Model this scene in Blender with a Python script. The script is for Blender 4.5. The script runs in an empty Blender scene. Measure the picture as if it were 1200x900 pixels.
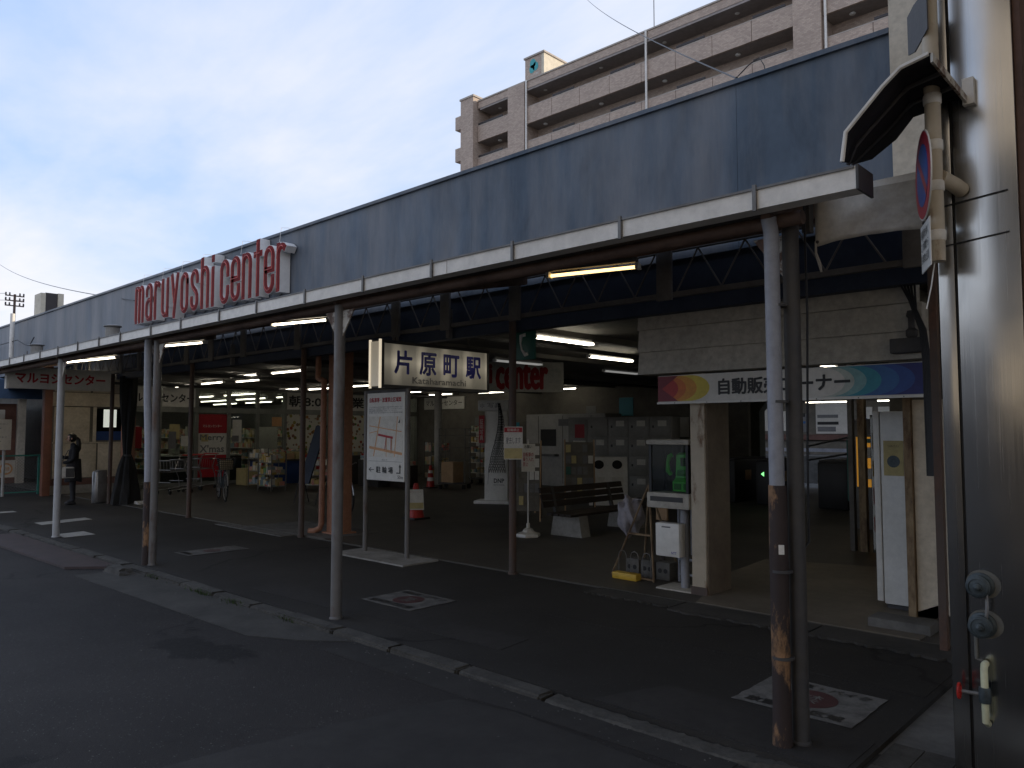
import bpy, bmesh, math, random
from mathutils import Vector, Matrix
random.seed(7)
sc = bpy.context.scene
COL = sc.collection
R = math.radians

# ---------------------------------------------------------------- camera
CAM_H, F_PX = 1.75, 900.0
pitch = math.atan(55 / 900); az = math.atan(960 / 900)
cam = bpy.data.cameras.new('camera'); cam.sensor_width = 36.0; cam.lens = 36.0 * F_PX / 1200.0
cam.clip_start = 0.05; cam.clip_end = 3000
co = bpy.data.objects.new('camera', cam); COL.objects.link(co)
fh = Vector((-math.cos(az), math.sin(az), 0))
fwd = fh * math.cos(pitch) + Vector((0, 0, 1)) * math.sin(pitch)
co.location = (0, 0, CAM_H); co.rotation_euler = fwd.to_track_quat('-Z', 'Y').to_euler()
sc.camera = co

# ---------------------------------------------------------------- sky and sun
SUN_EL, SUN_ROT = R(16), R(38)
w = bpy.data.worlds.new('World'); sc.world = w; w.use_nodes = True
nt = w.node_tree; nt.nodes.clear(); N = nt.nodes.new; Lk = nt.links.new
out = N('ShaderNodeOutputWorld'); bg = N('ShaderNodeBackground'); bg.inputs['Strength'].default_value = 0.15
sky = N('ShaderNodeTexSky'); sky.sky_type = 'NISHITA'; sky.sun_disc = False
sky.sun_elevation = SUN_EL; sky.sun_rotation = SUN_ROT; sky.air_density = 1.0; sky.dust_density = 0.8; sky.ozone_density = 1.6
tc = N('ShaderNodeTexCoord'); sep = N('ShaderNodeSeparateXYZ'); Lk(tc.outputs['Generated'], sep.inputs[0])
def wm(op, a, b=None, clamp=False):
    n = N('ShaderNodeMath'); n.operation = op; n.use_clamp = clamp
    for i, v in enumerate((a, b)):
        if v is None: continue
        if isinstance(v, (int, float)): n.inputs[i].default_value = v
        else: Lk(v, n.inputs[i])
    return n.outputs[0]
zz = wm('ADD', wm('MAXIMUM', sep.outputs[2], 0.0), 0.12)
comb = N('ShaderNodeCombineXYZ'); Lk(wm('DIVIDE', sep.outputs[0], zz), comb.inputs[0]); Lk(wm('DIVIDE', sep.outputs[1], zz), comb.inputs[1])
mp = N('ShaderNodeMapping'); mp.inputs['Rotation'].default_value = (0, 0, R(24)); mp.inputs['Scale'].default_value = (0.42, 0.62, 1); mp.inputs['Location'].default_value = (0.9, 0.35, 0)
Lk(comb.outputs[0], mp.inputs[0])
n1 = N('ShaderNodeTexNoise'); n1.inputs['Scale'].default_value = 1.05; n1.inputs['Detail'].default_value = 9; n1.inputs['Roughness'].default_value = 0.56; n1.inputs['Distortion'].default_value = 0.5
Lk(mp.outputs[0], n1.inputs['Vector'])
rp = N('ShaderNodeValToRGB'); rp.color_ramp.elements[0].position = 0.38; rp.color_ramp.elements[1].position = 0.66
rp.color_ramp.elements[0].color = (0.0, 0.0, 0.0, 1); rp.color_ramp.elements[1].color = (0.92, 0.92, 0.92, 1)
Lk(n1.outputs['Fac'], rp.inputs[0])
hz = wm('MULTIPLY', wm('POWER', wm('SUBTRACT', 1.0, wm('MAXIMUM', sep.outputs[2], 0.0)), 6.0), 0.55)
fac = wm('MAXIMUM', rp.outputs[0], hz, True)
mx = N('ShaderNodeMixRGB'); Lk(fac, mx.inputs[0]); mx.inputs[2].default_value = (4.95, 4.8, 4.85, 1)
veil = N('ShaderNodeMixRGB'); veil.inputs[0].default_value = 0.8; Lk(sky.outputs[0], veil.inputs[1]); veil.inputs[2].default_value = (2.6, 3.5, 5.25, 1); Lk(veil.outputs[0], mx.inputs[1])
SKYMIX = mx
Lk(mx.outputs[0], bg.inputs[0]); Lk(bg.outputs[0], out.inputs[0])

sun = bpy.data.lights.new('sun', 'SUN'); sun.energy = 3.0; sun.angle = R(0.5); sun.color = (1.0, 0.84, 0.62)
so = bpy.data.objects.new('sun', sun); COL.objects.link(so)
sdir = Vector((math.sin(SUN_ROT) * math.cos(SUN_EL), math.cos(SUN_ROT) * math.cos(SUN_EL), math.sin(SUN_EL)))
so.rotation_euler = sdir.to_track_quat('Z', 'Y').to_euler(); so.location = (20, 20, 40)

sc.view_settings.view_transform = 'Standard'; sc.view_settings.look = 'None'
sc.view_settings.exposure = 0.5; sc.view_settings.gamma = 1.0
try: sc.view_settings.use_curve_mapping = False
except Exception: pass
sc.render.engine = 'CYCLES'
sc.cycles.use_denoising = True
sc.cycles.max_bounces = 8; sc.cycles.diffuse_bounces = 4; sc.cycles.transparent_max_bounces = 16
sc.cycles.sample_clamp_indirect = 4.0

# ---------------------------------------------------------------- helpers
def S(r, g, b):
    def f(v):
        v /= 255.0
        return v / 12.92 if v <= 0.04045 else ((v + 0.055) / 1.055) ** 2.4
    return (f(r), f(g), f(b))

MATS = {}
def newmat(name):
    m = bpy.data.materials.new(name); m.use_nodes = True
    t = m.node_tree; t.nodes.clear()
    o = t.nodes.new('ShaderNodeOutputMaterial'); b = t.nodes.new('ShaderNodeBsdfPrincipled')
    t.links.new(b.outputs[0], o.inputs[0]); MATS[name] = m
    return m, t, b, o

def noise(t, vec, scale, detail=5, rough=0.6, dist=0.0):
    n = t.nodes.new('ShaderNodeTexNoise'); n.inputs['Scale'].default_value = scale
    n.inputs['Detail'].default_value = detail; n.inputs['Roughness'].default_value = rough; n.inputs['Distortion'].default_value = dist
    t.links.new(vec, n.inputs['Vector']); return n.outputs['Fac']

def ramp(t, fac, stops):
    n = t.nodes.new('ShaderNodeValToRGB'); e = n.color_ramp.elements
    while len(e) < len(stops): e.new(0.5)
    for i, (p, c) in enumerate(stops):
        e[i].position = p; e[i].color = (c[0], c[1], c[2], 1) if not isinstance(c, (int, float)) else (c, c, c, 1)
    t.links.new(fac, n.inputs[0]); return n.outputs[0]

def mapping(t, stretch, use='Object'):
    if use == 'World':
        g = t.nodes.new('ShaderNodeNewGeometry'); src = g.outputs['Position']
    else:
        g = t.nodes.new('ShaderNodeTexCoord'); src = g.outputs['Object']
    m = t.nodes.new('ShaderNodeMapping'); m.inputs['Scale'].default_value = stretch
    t.links.new(src, m.inputs[0]); return m.outputs[0]

def mixc(t, fac, a, b, mode='MIX'):
    n = t.nodes.new('ShaderNodeMixRGB'); n.blend_type = mode
    for i, v in ((0, fac), (1, a), (2, b)):
        if isinstance(v, (int, float)): n.inputs[i].default_value = v
        elif isinstance(v, tuple): n.inputs[i].default_value = (v[0], v[1], v[2], 1)
        else: t.links.new(v, n.inputs[i])
    return n.outputs[0]

def bumpn(t, b, h, strength, dist=0.01):
    n = t.nodes.new('ShaderNodeBump'); n.inputs['Strength'].default_value = strength; n.inputs['Distance'].default_value = dist
    t.links.new(h, n.inputs['Height']); t.links.new(n.outputs[0], b.inputs['Normal'])

def pm(name, c, c2=None, rough=0.6, metal=0.0, scale=3.0, stretch=(1, 1, 1), lo=0.35, hi=0.7, bump=0.15, bscale=60.0, spec=0.4, use='World', detail=6, dirt=0.25):
    """weathered surface: two tones mixed by noise, fine grime and relief"""
    if name in MATS: return MATS[name]
    m, t, b, o = newmat(name)
    c2 = c2 or tuple(v * 0.72 for v in c)
    v = mapping(t, stretch, use)
    f = ramp(t, noise(t, v, scale, detail), [(lo, 0.0), (hi, 1.0)])
    col = mixc(t, f, c, c2)
    if dirt:
        v2 = mapping(t, (1, 1, 1), use)
        g = ramp(t, noise(t, v2, scale * 6.3, 8, 0.7), [(0.38, 1.0), (0.75, 1.0 - dirt)])
        col = mixc(t, 1.0, col, g, 'MULTIPLY')
    t.links.new(col, b.inputs['Base Color'])
    b.inputs['Roughness'].default_value = rough; b.inputs['Metallic'].default_value = metal
    b.inputs['Specular IOR Level'].default_value = spec
    if bump:
        v3 = mapping(t, (1, 1, 1), use)
        bumpn(t, b, noise(t, v3, bscale, 4), bump, 0.006)
    return m

def emat(name, c, s, base=None):
    if name in MATS: return MATS[name]
    m, t, b, o = newmat(name)
    b.inputs['Base Color'].default_value = (*(base or c), 1); b.inputs['Emission Color'].default_value = (*c, 1)
    b.inputs['Emission Strength'].default_value = s; b.inputs['Roughness'].default_value = 0.4
    return m

def glassmat(name, tint=(0.85, 0.9, 0.88), refl=0.06, rough=0.02):
    m, t, b, o = newmat(name)
    t.nodes.remove(b)
    tr = t.nodes.new('ShaderNodeBsdfTransparent'); tr.inputs[0].default_value = (*tint, 1)
    gl = t.nodes.new('ShaderNodeBsdfGlossy'); gl.inputs['Roughness'].default_value = rough
    fr = t.nodes.new('ShaderNodeFresnel'); fr.inputs['IOR'].default_value = 1.45
    ms = t.nodes.new('ShaderNodeMixShader')
    t.links.new(fr.outputs[0], ms.inputs[0]); t.links.new(tr.outputs[0], ms.inputs[1]); t.links.new(gl.outputs[0], ms.inputs[2])
    t.links.new(ms.outputs[0], o.inputs[0])
    return m

class MB:
    """collects shapes given in the coordinates of the place; o is the base point of the thing they belong to"""
    def __init__(s, o=(0, 0, 0)):
        s.bm = bmesh.new(); s.o = Vector(o)
    def v(s, p): return s.bm.verts.new(Vector(p) - s.o)
    def box(s, x0, x1, y0, y1, z0, z1, bev=0.0):
        x0, x1 = min(x0, x1), max(x0, x1); y0, y1 = min(y0, y1), max(y0, y1); z0, z1 = min(z0, z1), max(z0, z1)
        P = [(x0, y0, z0), (x1, y0, z0), (x1, y1, z0), (x0, y1, z0), (x0, y0, z1), (x1, y0, z1), (x1, y1, z1), (x0, y1, z1)]
        V = [s.v(p) for p in P]
        fs = [s.bm.faces.new([V[i] for i in q]) for q in ((0, 3, 2, 1), (4, 5, 6, 7), (0, 1, 5, 4), (1, 2, 6, 5), (2, 3, 7, 6), (3, 0, 4, 7))]
        if bev > 0:
            es = list({e for f in fs for e in f.edges})
            bmesh.ops.bevel(s.bm, geom=es, offset=bev, segments=2, affect='EDGES', profile=0.5)
        return s
    def ring(s, c, a, b, r, seg):
        return [s.v(Vector(c) + a * (r * math.cos(2 * math.pi * i / seg)) + b * (r * math.sin(2 * math.pi * i / seg))) for i in range(seg)]
    def tube(s, pts, r, seg=10, caps=True):
        pts = [Vector(p) for p in pts]; n = len(pts); rs = r if isinstance(r, (list, tuple)) else [r] * n
        up = None; rings = []
        for i in range(n):
            d = (pts[min(i + 1, n - 1)] - pts[max(i - 1, 0)])
            if d.length < 1e-9: d = Vector((0, 0, 1))
            d.normalize()
            if up is None: up = Vector((0, 0, 1)) if abs(d.z) < 0.9 else Vector((1, 0, 0))
            a = (up - d * up.dot(d))
            if a.length < 1e-6: a = d.orthogonal()
            a.normalize(); b = d.cross(a); up = a
            rings.append(s.ring(pts[i], a, b, rs[i], seg))
        for k in range(n - 1):
            for i in range(seg):
                f = s.bm.faces.new((rings[k][i], rings[k][(i + 1) % seg], rings[k + 1][(i + 1) % seg], rings[k + 1][i])); f.smooth = True
        if caps:
            s.bm.faces.new(list(reversed(rings[0]))); s.bm.faces.new(rings[-1])
        return s
    def cyl(s, p0, p1, r, seg=14, r2=None): return s.tube([p0, p1], [r, r if r2 is None else r2], seg)
    def lathe(s, c, prof, seg=18, ax='Z'):
        c = Vector(c)
        A, B, D = {'Z': (Vector((1, 0, 0)), Vector((0, 1, 0)), Vector((0, 0, 1))), 'Y': (Vector((1, 0, 0)), Vector((0, 0, -1)), Vector((0, -1, 0))), 'X': (Vector((0, 1, 0)), Vector((0, 0, 1)), Vector((1, 0, 0)))}[ax]
        rings = [s.ring(c + D * z, A, B, max(r, 1e-4), seg) for r, z in prof]
        for k in range(len(rings) - 1):
            for i in range(seg):
                f = s.bm.faces.new((rings[k][i], rings[k][(i + 1) % seg], rings[k + 1][(i + 1) % seg], rings[k + 1][i])); f.smooth = True
        s.bm.faces.new(list(reversed(rings[0]))); s.bm.faces.new(rings[-1])
        return s
    def prism(s, poly, ext):
        e = Vector(ext); a = [s.v(p) for p in poly]; b = [s.v(Vector(p) + e) for p in poly]; n = len(a)
        s.bm.faces.new(a); s.bm.faces.new(list(reversed(b)))
        for i in range(n): s.bm.faces.new((a[(i + 1) % n], a[i], b[i], b[(i + 1) % n]))
        return s
    def quad(s, *P):
        s.bm.faces.new([s.v(p) for p in P]); return s
    def grid(s, fn, nu, nv, smooth=True):
        V = [[s.v(fn(i / nu, j / nv)) for j in range(nv + 1)] for i in range(nu + 1)]
        for i in range(nu):
            for j in range(nv):
                f = s.bm.faces.new((V[i][j], V[i + 1][j], V[i + 1][j + 1], V[i][j + 1])); f.smooth = smooth
        return s
    def build(s, name, mat, parent=None, solid=0.0, flip=False):
        bmesh.ops.recalc_face_normals(s.bm, faces=s.bm.faces)
        me = bpy.data.meshes.new(name); s.bm.to_mesh(me); s.bm.free()
        o = bpy.data.objects.new(name, me); COL.objects.link(o)
        if isinstance(mat, str): mat = MATS[mat]
        me.materials.append(mat)
        me.set_sharp_from_angle(angle=R(38))
        if parent is not None: o.parent = parent
        else: o.location = s.o
        if solid:
            md = o.modifiers.new('thickness', 'SOLIDIFY'); md.thickness = solid; md.offset = 0
        return o

def tag(o, label, cat, group=None):
    o['label'] = label; o['category'] = cat
    if group: o['group'] = group
    return o
def thing(name, label, cat, loc=(0, 0, 0), rz=0.0, group=None):
    o = bpy.data.objects.new(name, None); COL.objects.link(o); o.empty_display_size = 0.1
    o.location = loc; o.rotation_euler = (0, 0, rz)
    return tag(o, label, cat, group)
def structure(o): o['kind'] = 'structure'; return o
def stuff(o): o['kind'] = 'stuff'; return o
def copy_tree(o, parent=None):
    c = o.copy(); COL.objects.link(c)
    if parent is not None: c.parent = parent
    for ch in list(o.children): copy_tree(ch, c)
    return c
def part_copy(o, loc):
    c = o.copy(); COL.objects.link(c); c.location = loc; return c

def lettering(name, body, mat, parent, org, xd, yd, wd, ht, depth=0.003, off=0.0, base=(0, 0, 0), bold=0.0):
    """flat print: text fitted to wd x ht with its lower left at org"""
    c = bpy.data.curves.new(name, 'FONT'); c.body = body; c.resolution_u = 2; c.offset = off
    tmp = bpy.data.objects.new('tmp', c); COL.objects.link(tmp)
    dg = bpy.context.evaluated_depsgraph_get(); dg.update()
    me = bpy.data.meshes.new_from_object(tmp.evaluated_get(dg)); bpy.data.objects.remove(tmp); bpy.data.curves.remove(c)
    me.name = name
    xs = [v.co.x for v in me.vertices]; ys = [v.co.y for v in me.vertices]
    x0, y0 = min(xs), min(ys); sx = wd / (max(xs) - x0); sy = ht / (max(ys) - y0)
    xd, yd, org, base = Vector(xd), Vector(yd), Vector(org), Vector(base); nn = xd.cross(yd)
    for v in me.vertices:
        v.co = org + xd * ((v.co.x - x0) * sx) + yd * ((v.co.y - y0) * sy) + nn * depth - base
    if bold:                              # heavier strokes: the glyph laid down several times, each a hair higher
        vs = [v.co.copy() for v in me.vertices]; fs = [tuple(p.vertices) for p in me.polygons]; n0 = len(vs); k_ = 1
        V2, F2 = list(vs), list(fs)
        for a in range(8):
            d = (xd * math.cos(a * R(45)) + yd * math.sin(a * R(45))) * (bold * ht) + nn * (0.00012 * k_); k_ += 1
            V2 += [p + d for p in vs]; F2 += [tuple(i + n0 * (k_ - 1) for i in f) for f in fs]
        me = bpy.data.meshes.new(name); me.from_pydata(V2, [], F2); me.update()
    me.materials.clear(); me.materials.append(MATS[mat] if isinstance(mat, str) else mat)
    o = bpy.data.objects.new(name, me); COL.objects.link(o); o.parent = parent
    return o
XP, YP, ZP = (1, 0, 0), (0, 1, 0), (0, 0, 1)
# ---------------------------------------------------------------- materials
def grit(t, v, col, crack_scale, thr):
    """pale stones in the surface, hairline cracks and broad worn patches"""
    vo = t.nodes.new('ShaderNodeTexVoronoi'); vo.inputs['Scale'].default_value = 62.0; t.links.new(v, vo.inputs['Vector'])
    hs = t.nodes.new('ShaderNodeSeparateColor'); t.links.new(vo.outputs['Color'], hs.inputs[0])
    pick = ramp(t, hs.outputs[1], [(thr, 0.0), (thr + 0.02, 1.0)]); near = ramp(t, vo.outputs['Distance'], [(0.20, 1.0), (0.34, 0.0)])
    st = mixc(t, 1.0, pick, near, 'MULTIPLY')
    col = mixc(t, st, col, (0.085, 0.082, 0.078))
    nz = t.nodes.new('ShaderNodeTexNoise'); nz.inputs['Scale'].default_value = 2.6; nz.inputs['Detail'].default_value = 6; t.links.new(v, nz.inputs['Vector'])
    ad = t.nodes.new('ShaderNodeVectorMath'); ad.operation = 'MULTIPLY_ADD'; t.links.new(nz.outputs['Color'], ad.inputs[0]); ad.inputs[1].default_value = (0.55, 0.55, 0.0); t.links.new(v, ad.inputs[2])
    ed = t.nodes.new('ShaderNodeTexVoronoi'); ed.feature = 'DISTANCE_TO_EDGE'; ed.inputs['Scale'].default_value = crack_scale; t.links.new(ad.outputs[0], ed.inputs['Vector'])
    ck = ramp(t, ed.outputs['Distance'], [(0.0, 0.35), (0.0035, 0.45), (0.006, 1.0)])
    hide = ramp(t, noise(t, v, 0.45, 3), [(0.46, 1.0), (0.54, 0.0)])
    col = mixc(t, 1.0, col, mixc(t, hide, ck, (1.0, 1.0, 1.0)), 'MULTIPLY')
    broad = ramp(t, noise(t, v, 0.32, 5, 0.6), [(0.35, 0.72), (0.62, 1.18)])
    return mixc(t, 1.0, col, broad, 'MULTIPLY')
def road_mat():
    m, t, b, o = newmat('asphalt_road')
    v = mapping(t, (1, 1, 1), 'World')
    base = ramp(t, noise(t, v, 0.55, 6, 0.65), [(0.3, (0.0195, 0.0170, 0.0162)), (0.7, (0.033, 0.0292, 0.0278))])
    agg = ramp(t, noise(t, v, 190, 3, 0.8), [(0.3, 0.55), (0.62, 1.15), (0.74, 2.1)])
    col = mixc(t, 1.0, base, agg, 'MULTIPLY')
    # damp oil stain with a shape of its own
    g = t.nodes.new('ShaderNodeNewGeometry')
    mp_ = t.nodes.new('ShaderNodeMapping'); mp_.vector_type = 'POINT'
    mp_.inputs['Location'].default_value = (5.95, -2.80, 0); t.links.new(g.outputs['Position'], mp_.inputs[0])
    m2 = t.nodes.new('ShaderNodeMapping'); m2.inputs['Scale'].default_value = (1.7, 3.6, 1); t.links.new(mp_.outputs[0], m2.inputs[0])
    ln = t.nodes.new('ShaderNodeVectorMath'); ln.operation = 'LENGTH'; t.links.new(m2.outputs[0], ln.inputs[0])
    ad = t.nodes.new('ShaderNodeMath'); ad.operation = 'ADD'; t.links.new(ln.outputs['Value'], ad.inputs[0])
    nz = ramp(t, noise(t, v, 3.2, 5), [(0.25, -0.0), (0.8, 1.5)]); t.links.new(nz, ad.inputs[1])
    st = ramp(t, ad.outputs[0], [(0.0, 0.34), (0.86, 0.34), (0.98, 1.0)])
    n = ad; ad.use_clamp = False
    dv = t.nodes.new('ShaderNodeMath'); dv.operation = 'MULTIPLY'; dv.inputs[1].default_value = 0.62; t.links.new(ad.outputs[0], dv.inputs[0])
    t.links.new(dv.outputs[0], st.node.inputs[0])
    col = mixc(t, 1.0, col, st, 'MULTIPLY')
    col = grit(t, v, col, 0.30, 0.86)
    t.links.new(col, b.inputs['Base Color']); b.inputs['Roughness'].default_value = 0.78; b.inputs['Specular IOR Level'].default_value = 0.3
    bumpn(t, b, noise(t, v, 110, 4, 0.75), 0.9, 0.008)
road_mat()
def walk_mat():
    m, t, b, o = newmat('asphalt_walk')
    v = mapping(t, (1, 1, 1), 'World')
    base = ramp(t, noise(t, v, 0.8, 7, 0.6), [(0.3, (0.022, 0.0202, 0.0188)), (0.7, (0.036, 0.0335, 0.031))])
    agg = ramp(t, noise(t, v, 230, 3, 0.8), [(0.3, 0.7), (0.62, 1.1), (0.76, 1.7)])
    t.links.new(grit(t, v, mixc(t, 1.0, base, agg, 'MULTIPLY'), 0.22, 0.92), b.inputs['Base Color'])
    b.inputs['Roughness'].default_value = 0.8; b.inputs['Specular IOR Level'].default_value = 0.3
    bumpn(t, b, noise(t, v, 180, 4, 0.7), 0.4, 0.005)
walk_mat()
def wall_mat():
    m, t, b, o = newmat('blue_wall_paint')
    v = mapping(t, (1, 1, 1), 'World')
    vs = mapping(t, (1.5, 1.5, 0.26), 'World')
    base = ramp(t, noise(t, v, 0.9, 6, 0.6), [(0.3, (0.050, 0.076, 0.114)), (0.7, (0.078, 0.108, 0.148))])
    streak = ramp(t, noise(t, vs, 1.9, 8, 0.68), [(0.32, 0.82), (0.5, 1.0), (0.68, 1.14)])
    col = mixc(t, 1.0, base, streak, 'MULTIPLY')
    mott = ramp(t, noise(t, mapping(t, (1.3, 1.3, 0.55), 'World'), 1.7, 7, 0.62, 0.6), [(0.34, 0.72), (0.52, 1.0), (0.68, 1.22)])
    col = mixc(t, 1.0, col, mott, 'MULTIPLY')
    # chalky worn paint in upright patches
    g = t.nodes.new('ShaderNodeNewGeometry'); sp = t.nodes.new('ShaderNodeSeparateXYZ'); t.links.new(g.outputs['Position'], sp.inputs[0])
    mr = t.nodes.new('ShaderNodeMapRange'); mr.inputs[1].default_value = -7.0; mr.inputs[2].default_value = -17.0; mr.inputs[3].default_value = 0.0; mr.inputs[4].default_value = 0.17; t.links.new(sp.outputs[0], mr.inputs[0])
    wn = t.nodes.new('ShaderNodeMath'); wn.operation = 'ADD'; t.links.new(noise(t, vs, 0.8, 8, 0.68), wn.inputs[0]); t.links.new(mr.outputs[0], wn.inputs[1])   # paler and greyer towards the far end
    ch = ramp(t, wn.outputs[0], [(0.42, 0.0), (0.78, 0.8)])
    col = mixc(t, ch, col, (0.235, 0.232, 0.238))
    oi = t.nodes.new('ShaderNodeObjectInfo'); rr = ramp(t, oi.outputs['Random'], [(0.0, 0.9), (1.0, 1.08)])
    col = mixc(t, 1.0, col, rr, 'MULTIPLY')
    t.links.new(col, b.inputs['Base Color']); b.inputs['Roughness'].default_value = 0.55; b.inputs['Specular IOR Level'].default_value = 0.35
    bumpn(t, b, noise(t, vs, 6, 5), 0.12, 0.01)
wall_mat()
def rust_mat(name, paint, rust, lo, hi, rough=0.6, metal=0.0, scale=5.0, stretch=(1, 1, 0.35)):
    m, t, b, o = newmat(name)
    v = mapping(t, stretch, 'World'); v1 = mapping(t, (1, 1, 1), 'World')
    f = ramp(t, noise(t, v, scale, 9, 0.7), [(lo, 0.0), (hi, 1.0)])
    rc = ramp(t, noise(t, v1, 28, 6), [(0.3, tuple(c * 0.55 for c in rust)), (0.7, rust)])
    pc = ramp(t, noise(t, v1, 7, 6), [(0.3, tuple(c * 0.8 for c in paint)), (0.7, paint)])
    t.links.new(mixc(t, f, pc, rc), b.inputs['Base Color'])
    b.inputs['Roughness'].default_value = rough; b.inputs['Metallic'].default_value = metal
    bumpn(t, b, f, 0.25, 0.004)
rust_mat('post_galv', (0.150, 0.143, 0.138), (0.10, 0.055, 0.035), 0.52, 0.72, 0.5)
rust_mat('post_light', (0.38, 0.38, 0.38), (0.22, 0.15, 0.10), 0.60, 0.80, 0.5)
rust_mat('post_brown', (0.085, 0.062, 0.052), (0.13, 0.06, 0.035), 0.45, 0.7, 0.7)
rust_mat('post_rust', (0.034, 0.022, 0.020), (0.30, 0.165, 0.08), 0.53, 0.60, 0.75, scale=7)
rust_mat('purlin_rust', (0.15, 0.095, 0.070), (0.075, 0.04, 0.028), 0.38, 0.62, 0.7, stretch=(0.4, 1, 1))
rust_mat('gusset_paint', (0.52, 0.49, 0.43), (0.14, 0.07, 0.04), 0.46, 0.56, 0.6, scale=9, stretch=(1, 1, 1))
rust_mat('cream_column', (0.50, 0.43, 0.33), (0.20, 0.11, 0.055), 0.57, 0.66, 0.6, scale=4)
rust_mat('wood_post', (0.30, 0.22, 0.13), (0.12, 0.07, 0.04), 0.42, 0.62, 0.8, scale=7)
pm('pvc_grey', (0.24, 0.25, 0.28), (0.33, 0.34, 0.38), 0.45, scale=3, stretch=(1, 1, 0.2), bump=0.05)
pm('gutter_white', (0.82, 0.79, 0.74), (0.68, 0.65, 0.60), 0.5, scale=1.6, stretch=(0.5, 1, 1), bump=0.05)
pm('steel_grey', (0.20, 0.20, 0.20), (0.13, 0.12, 0.11), 0.5, 0.3)
pm('dark_steel', (0.050, 0.050, 0.055), (0.075, 0.07, 0.065), 0.6)
pm('truss_grey', (0.17, 0.16, 0.155), (0.10, 0.09, 0.08), 0.6)
pm('navy', (0.016, 0.025, 0.050), (0.032, 0.042, 0.066), 0.6)
pm('canopy_under', (0.075, 0.066, 0.060), (0.05, 0.045, 0.042), 0.8)
pm('ceiling_board', (0.20, 0.19, 0.17), (0.14, 0.13, 0.12), 0.8, scale=1.2)
pm('floor_concrete', (0.086, 0.078, 0.067), (0.043, 0.039, 0.034), 0.58, scale=0.7, bump=0.25, bscale=90, spec=0.35)
pm('concrete', (0.33, 0.32, 0.30), (0.20, 0.19, 0.175), 0.85, scale=4, bump=0.5, bscale=110)
pm('concrete_dark', (0.17, 0.165, 0.155), (0.09, 0.087, 0.082), 0.9, scale=3, bump=0.6, bscale=120)
pm('kerb_stone', (0.085, 0.08, 0.071), (0.046, 0.043, 0.039), 0.9, scale=5, bump=0.9, bscale=70, dirt=0.45)
pm('panel_conc', (0.50, 0.475, 0.42), (0.39, 0.37, 0.325), 0.85, scale=2, stretch=(0.6, 1, 1), bump=0.4, bscale=130, dirt=0.4)
pm('cream_wall', (0.66, 0.59, 0.48), (0.52, 0.45, 0.35), 0.75, scale=2.2, bump=0.1, dirt=0.3)
pm('white_wall', (0.50, 0.49, 0.465), (0.40, 0.39, 0.37), 0.7, scale=1.3)
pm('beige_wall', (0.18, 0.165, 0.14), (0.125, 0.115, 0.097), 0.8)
pm('street_grey', (0.55, 0.52, 0.47), (0.45, 0.42, 0.38), 0.8)
pm('alu_frame', (0.28, 0.285, 0.26), (0.20, 0.205, 0.19), 0.45, 0.4)
pm('orange_paint', (0.42, 0.21, 0.13), (0.33, 0.155, 0.095), 0.55, scale=4, dirt=0.35)
pm('white_paint', (0.74, 0.73, 0.70), (0.66, 0.65, 0.61), 0.45, bump=0.03, dirt=0.15)
pm('sign_white', (0.66, 0.64, 0.60), (0.56, 0.54, 0.50), 0.4, bump=0.02, dirt=0.15)
pm('letter_white', (0.78, 0.78, 0.78), (0.70, 0.70, 0.70), 0.4, bump=0.02, dirt=0.12)
pm('neon_red', (0.22, 0.012, 0.014), (0.15, 0.009, 0.010), 0.6, bump=0.02, spec=0.15)
pm('neon_tube', (0.60, 0.10, 0.08), (0.5, 0.07, 0.06), 0.3, bump=0)
pm('red_print', (0.42, 0.02, 0.03), (0.36, 0.016, 0.026), 0.5, bump=0)
pm('blue_print', (0.012, 0.018, 0.34), (0.012, 0.018, 0.28), 0.4, bump=0)
pm('black_print', (0.018, 0.018, 0.02), (0.026, 0.026, 0.026), 0.5, bump=0)
pm('grey_print', (0.16, 0.16, 0.17), (0.2, 0.2, 0.2), 0.6, bump=0)
pm('orange_print', (0.66, 0.36, 0.17), (0.60, 0.32, 0.15), 0.5, bump=0)
pm('green_board', (0.012, 0.12, 0.09), (0.015, 0.10, 0.08), 0.4, bump=0)
pm('phone_green', (0.07, 0.60, 0.05), (0.06, 0.5, 0.045), 0.35, bump=0)
pm('yellow', (0.62, 0.40, 0.045), (0.5, 0.31, 0.04), 0.5)
pm('vend_orange', (0.85, 0.42, 0.04), (0.8, 0.38, 0.03), 0.4, bump=0)
pm('blue_cloth', (0.02, 0.06, 0.22), (0.02, 0.05, 0.17), 0.6)
pm('red_plastic', (0.50, 0.030, 0.022), (0.38, 0.022, 0.018), 0.4, bump=0.03)
pm('black_plastic', (0.016, 0.016, 0.018), (0.026, 0.026, 0.028), 0.45)
pm('black_cloth', (0.016, 0.016, 0.02), (0.028, 0.027, 0.031), 0.85, bump=0.3, bscale=200)
pm('skin', (0.50, 0.30, 0.22), (0.46, 0.27, 0.19), 0.5, bump=0.02, dirt=0)
pm('hair', (0.010, 0.008, 0.008), (0.018, 0.014, 0.012), 0.45, bump=0.3, stretch=(1, 1, 0.2), bscale=150)
pm('bag_grey', (0.60, 0.57, 0.52), (0.48, 0.46, 0.43), 0.8, bump=0.2)
pm('bag_plastic', (0.36, 0.34, 0.38), (0.24, 0.23, 0.25), 0.5, scale=9, bump=0.7, bscale=35)
pm('wood_dark', (0.040, 0.028, 0.022), (0.022, 0.016, 0.013), 0.65, scale=8, stretch=(1, 0.1, 1), bump=0.3)
pm('wood_board', (0.50, 0.33, 0.19), (0.42, 0.27, 0.15), 0.7)
pm('brown_beam', (0.13, 0.07, 0.05), (0.09, 0.05, 0.035), 0.7)
pm('brick_red', (0.26, 0.13, 0.09), (0.19, 0.09, 0.07), 0.85, scale=6)
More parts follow.
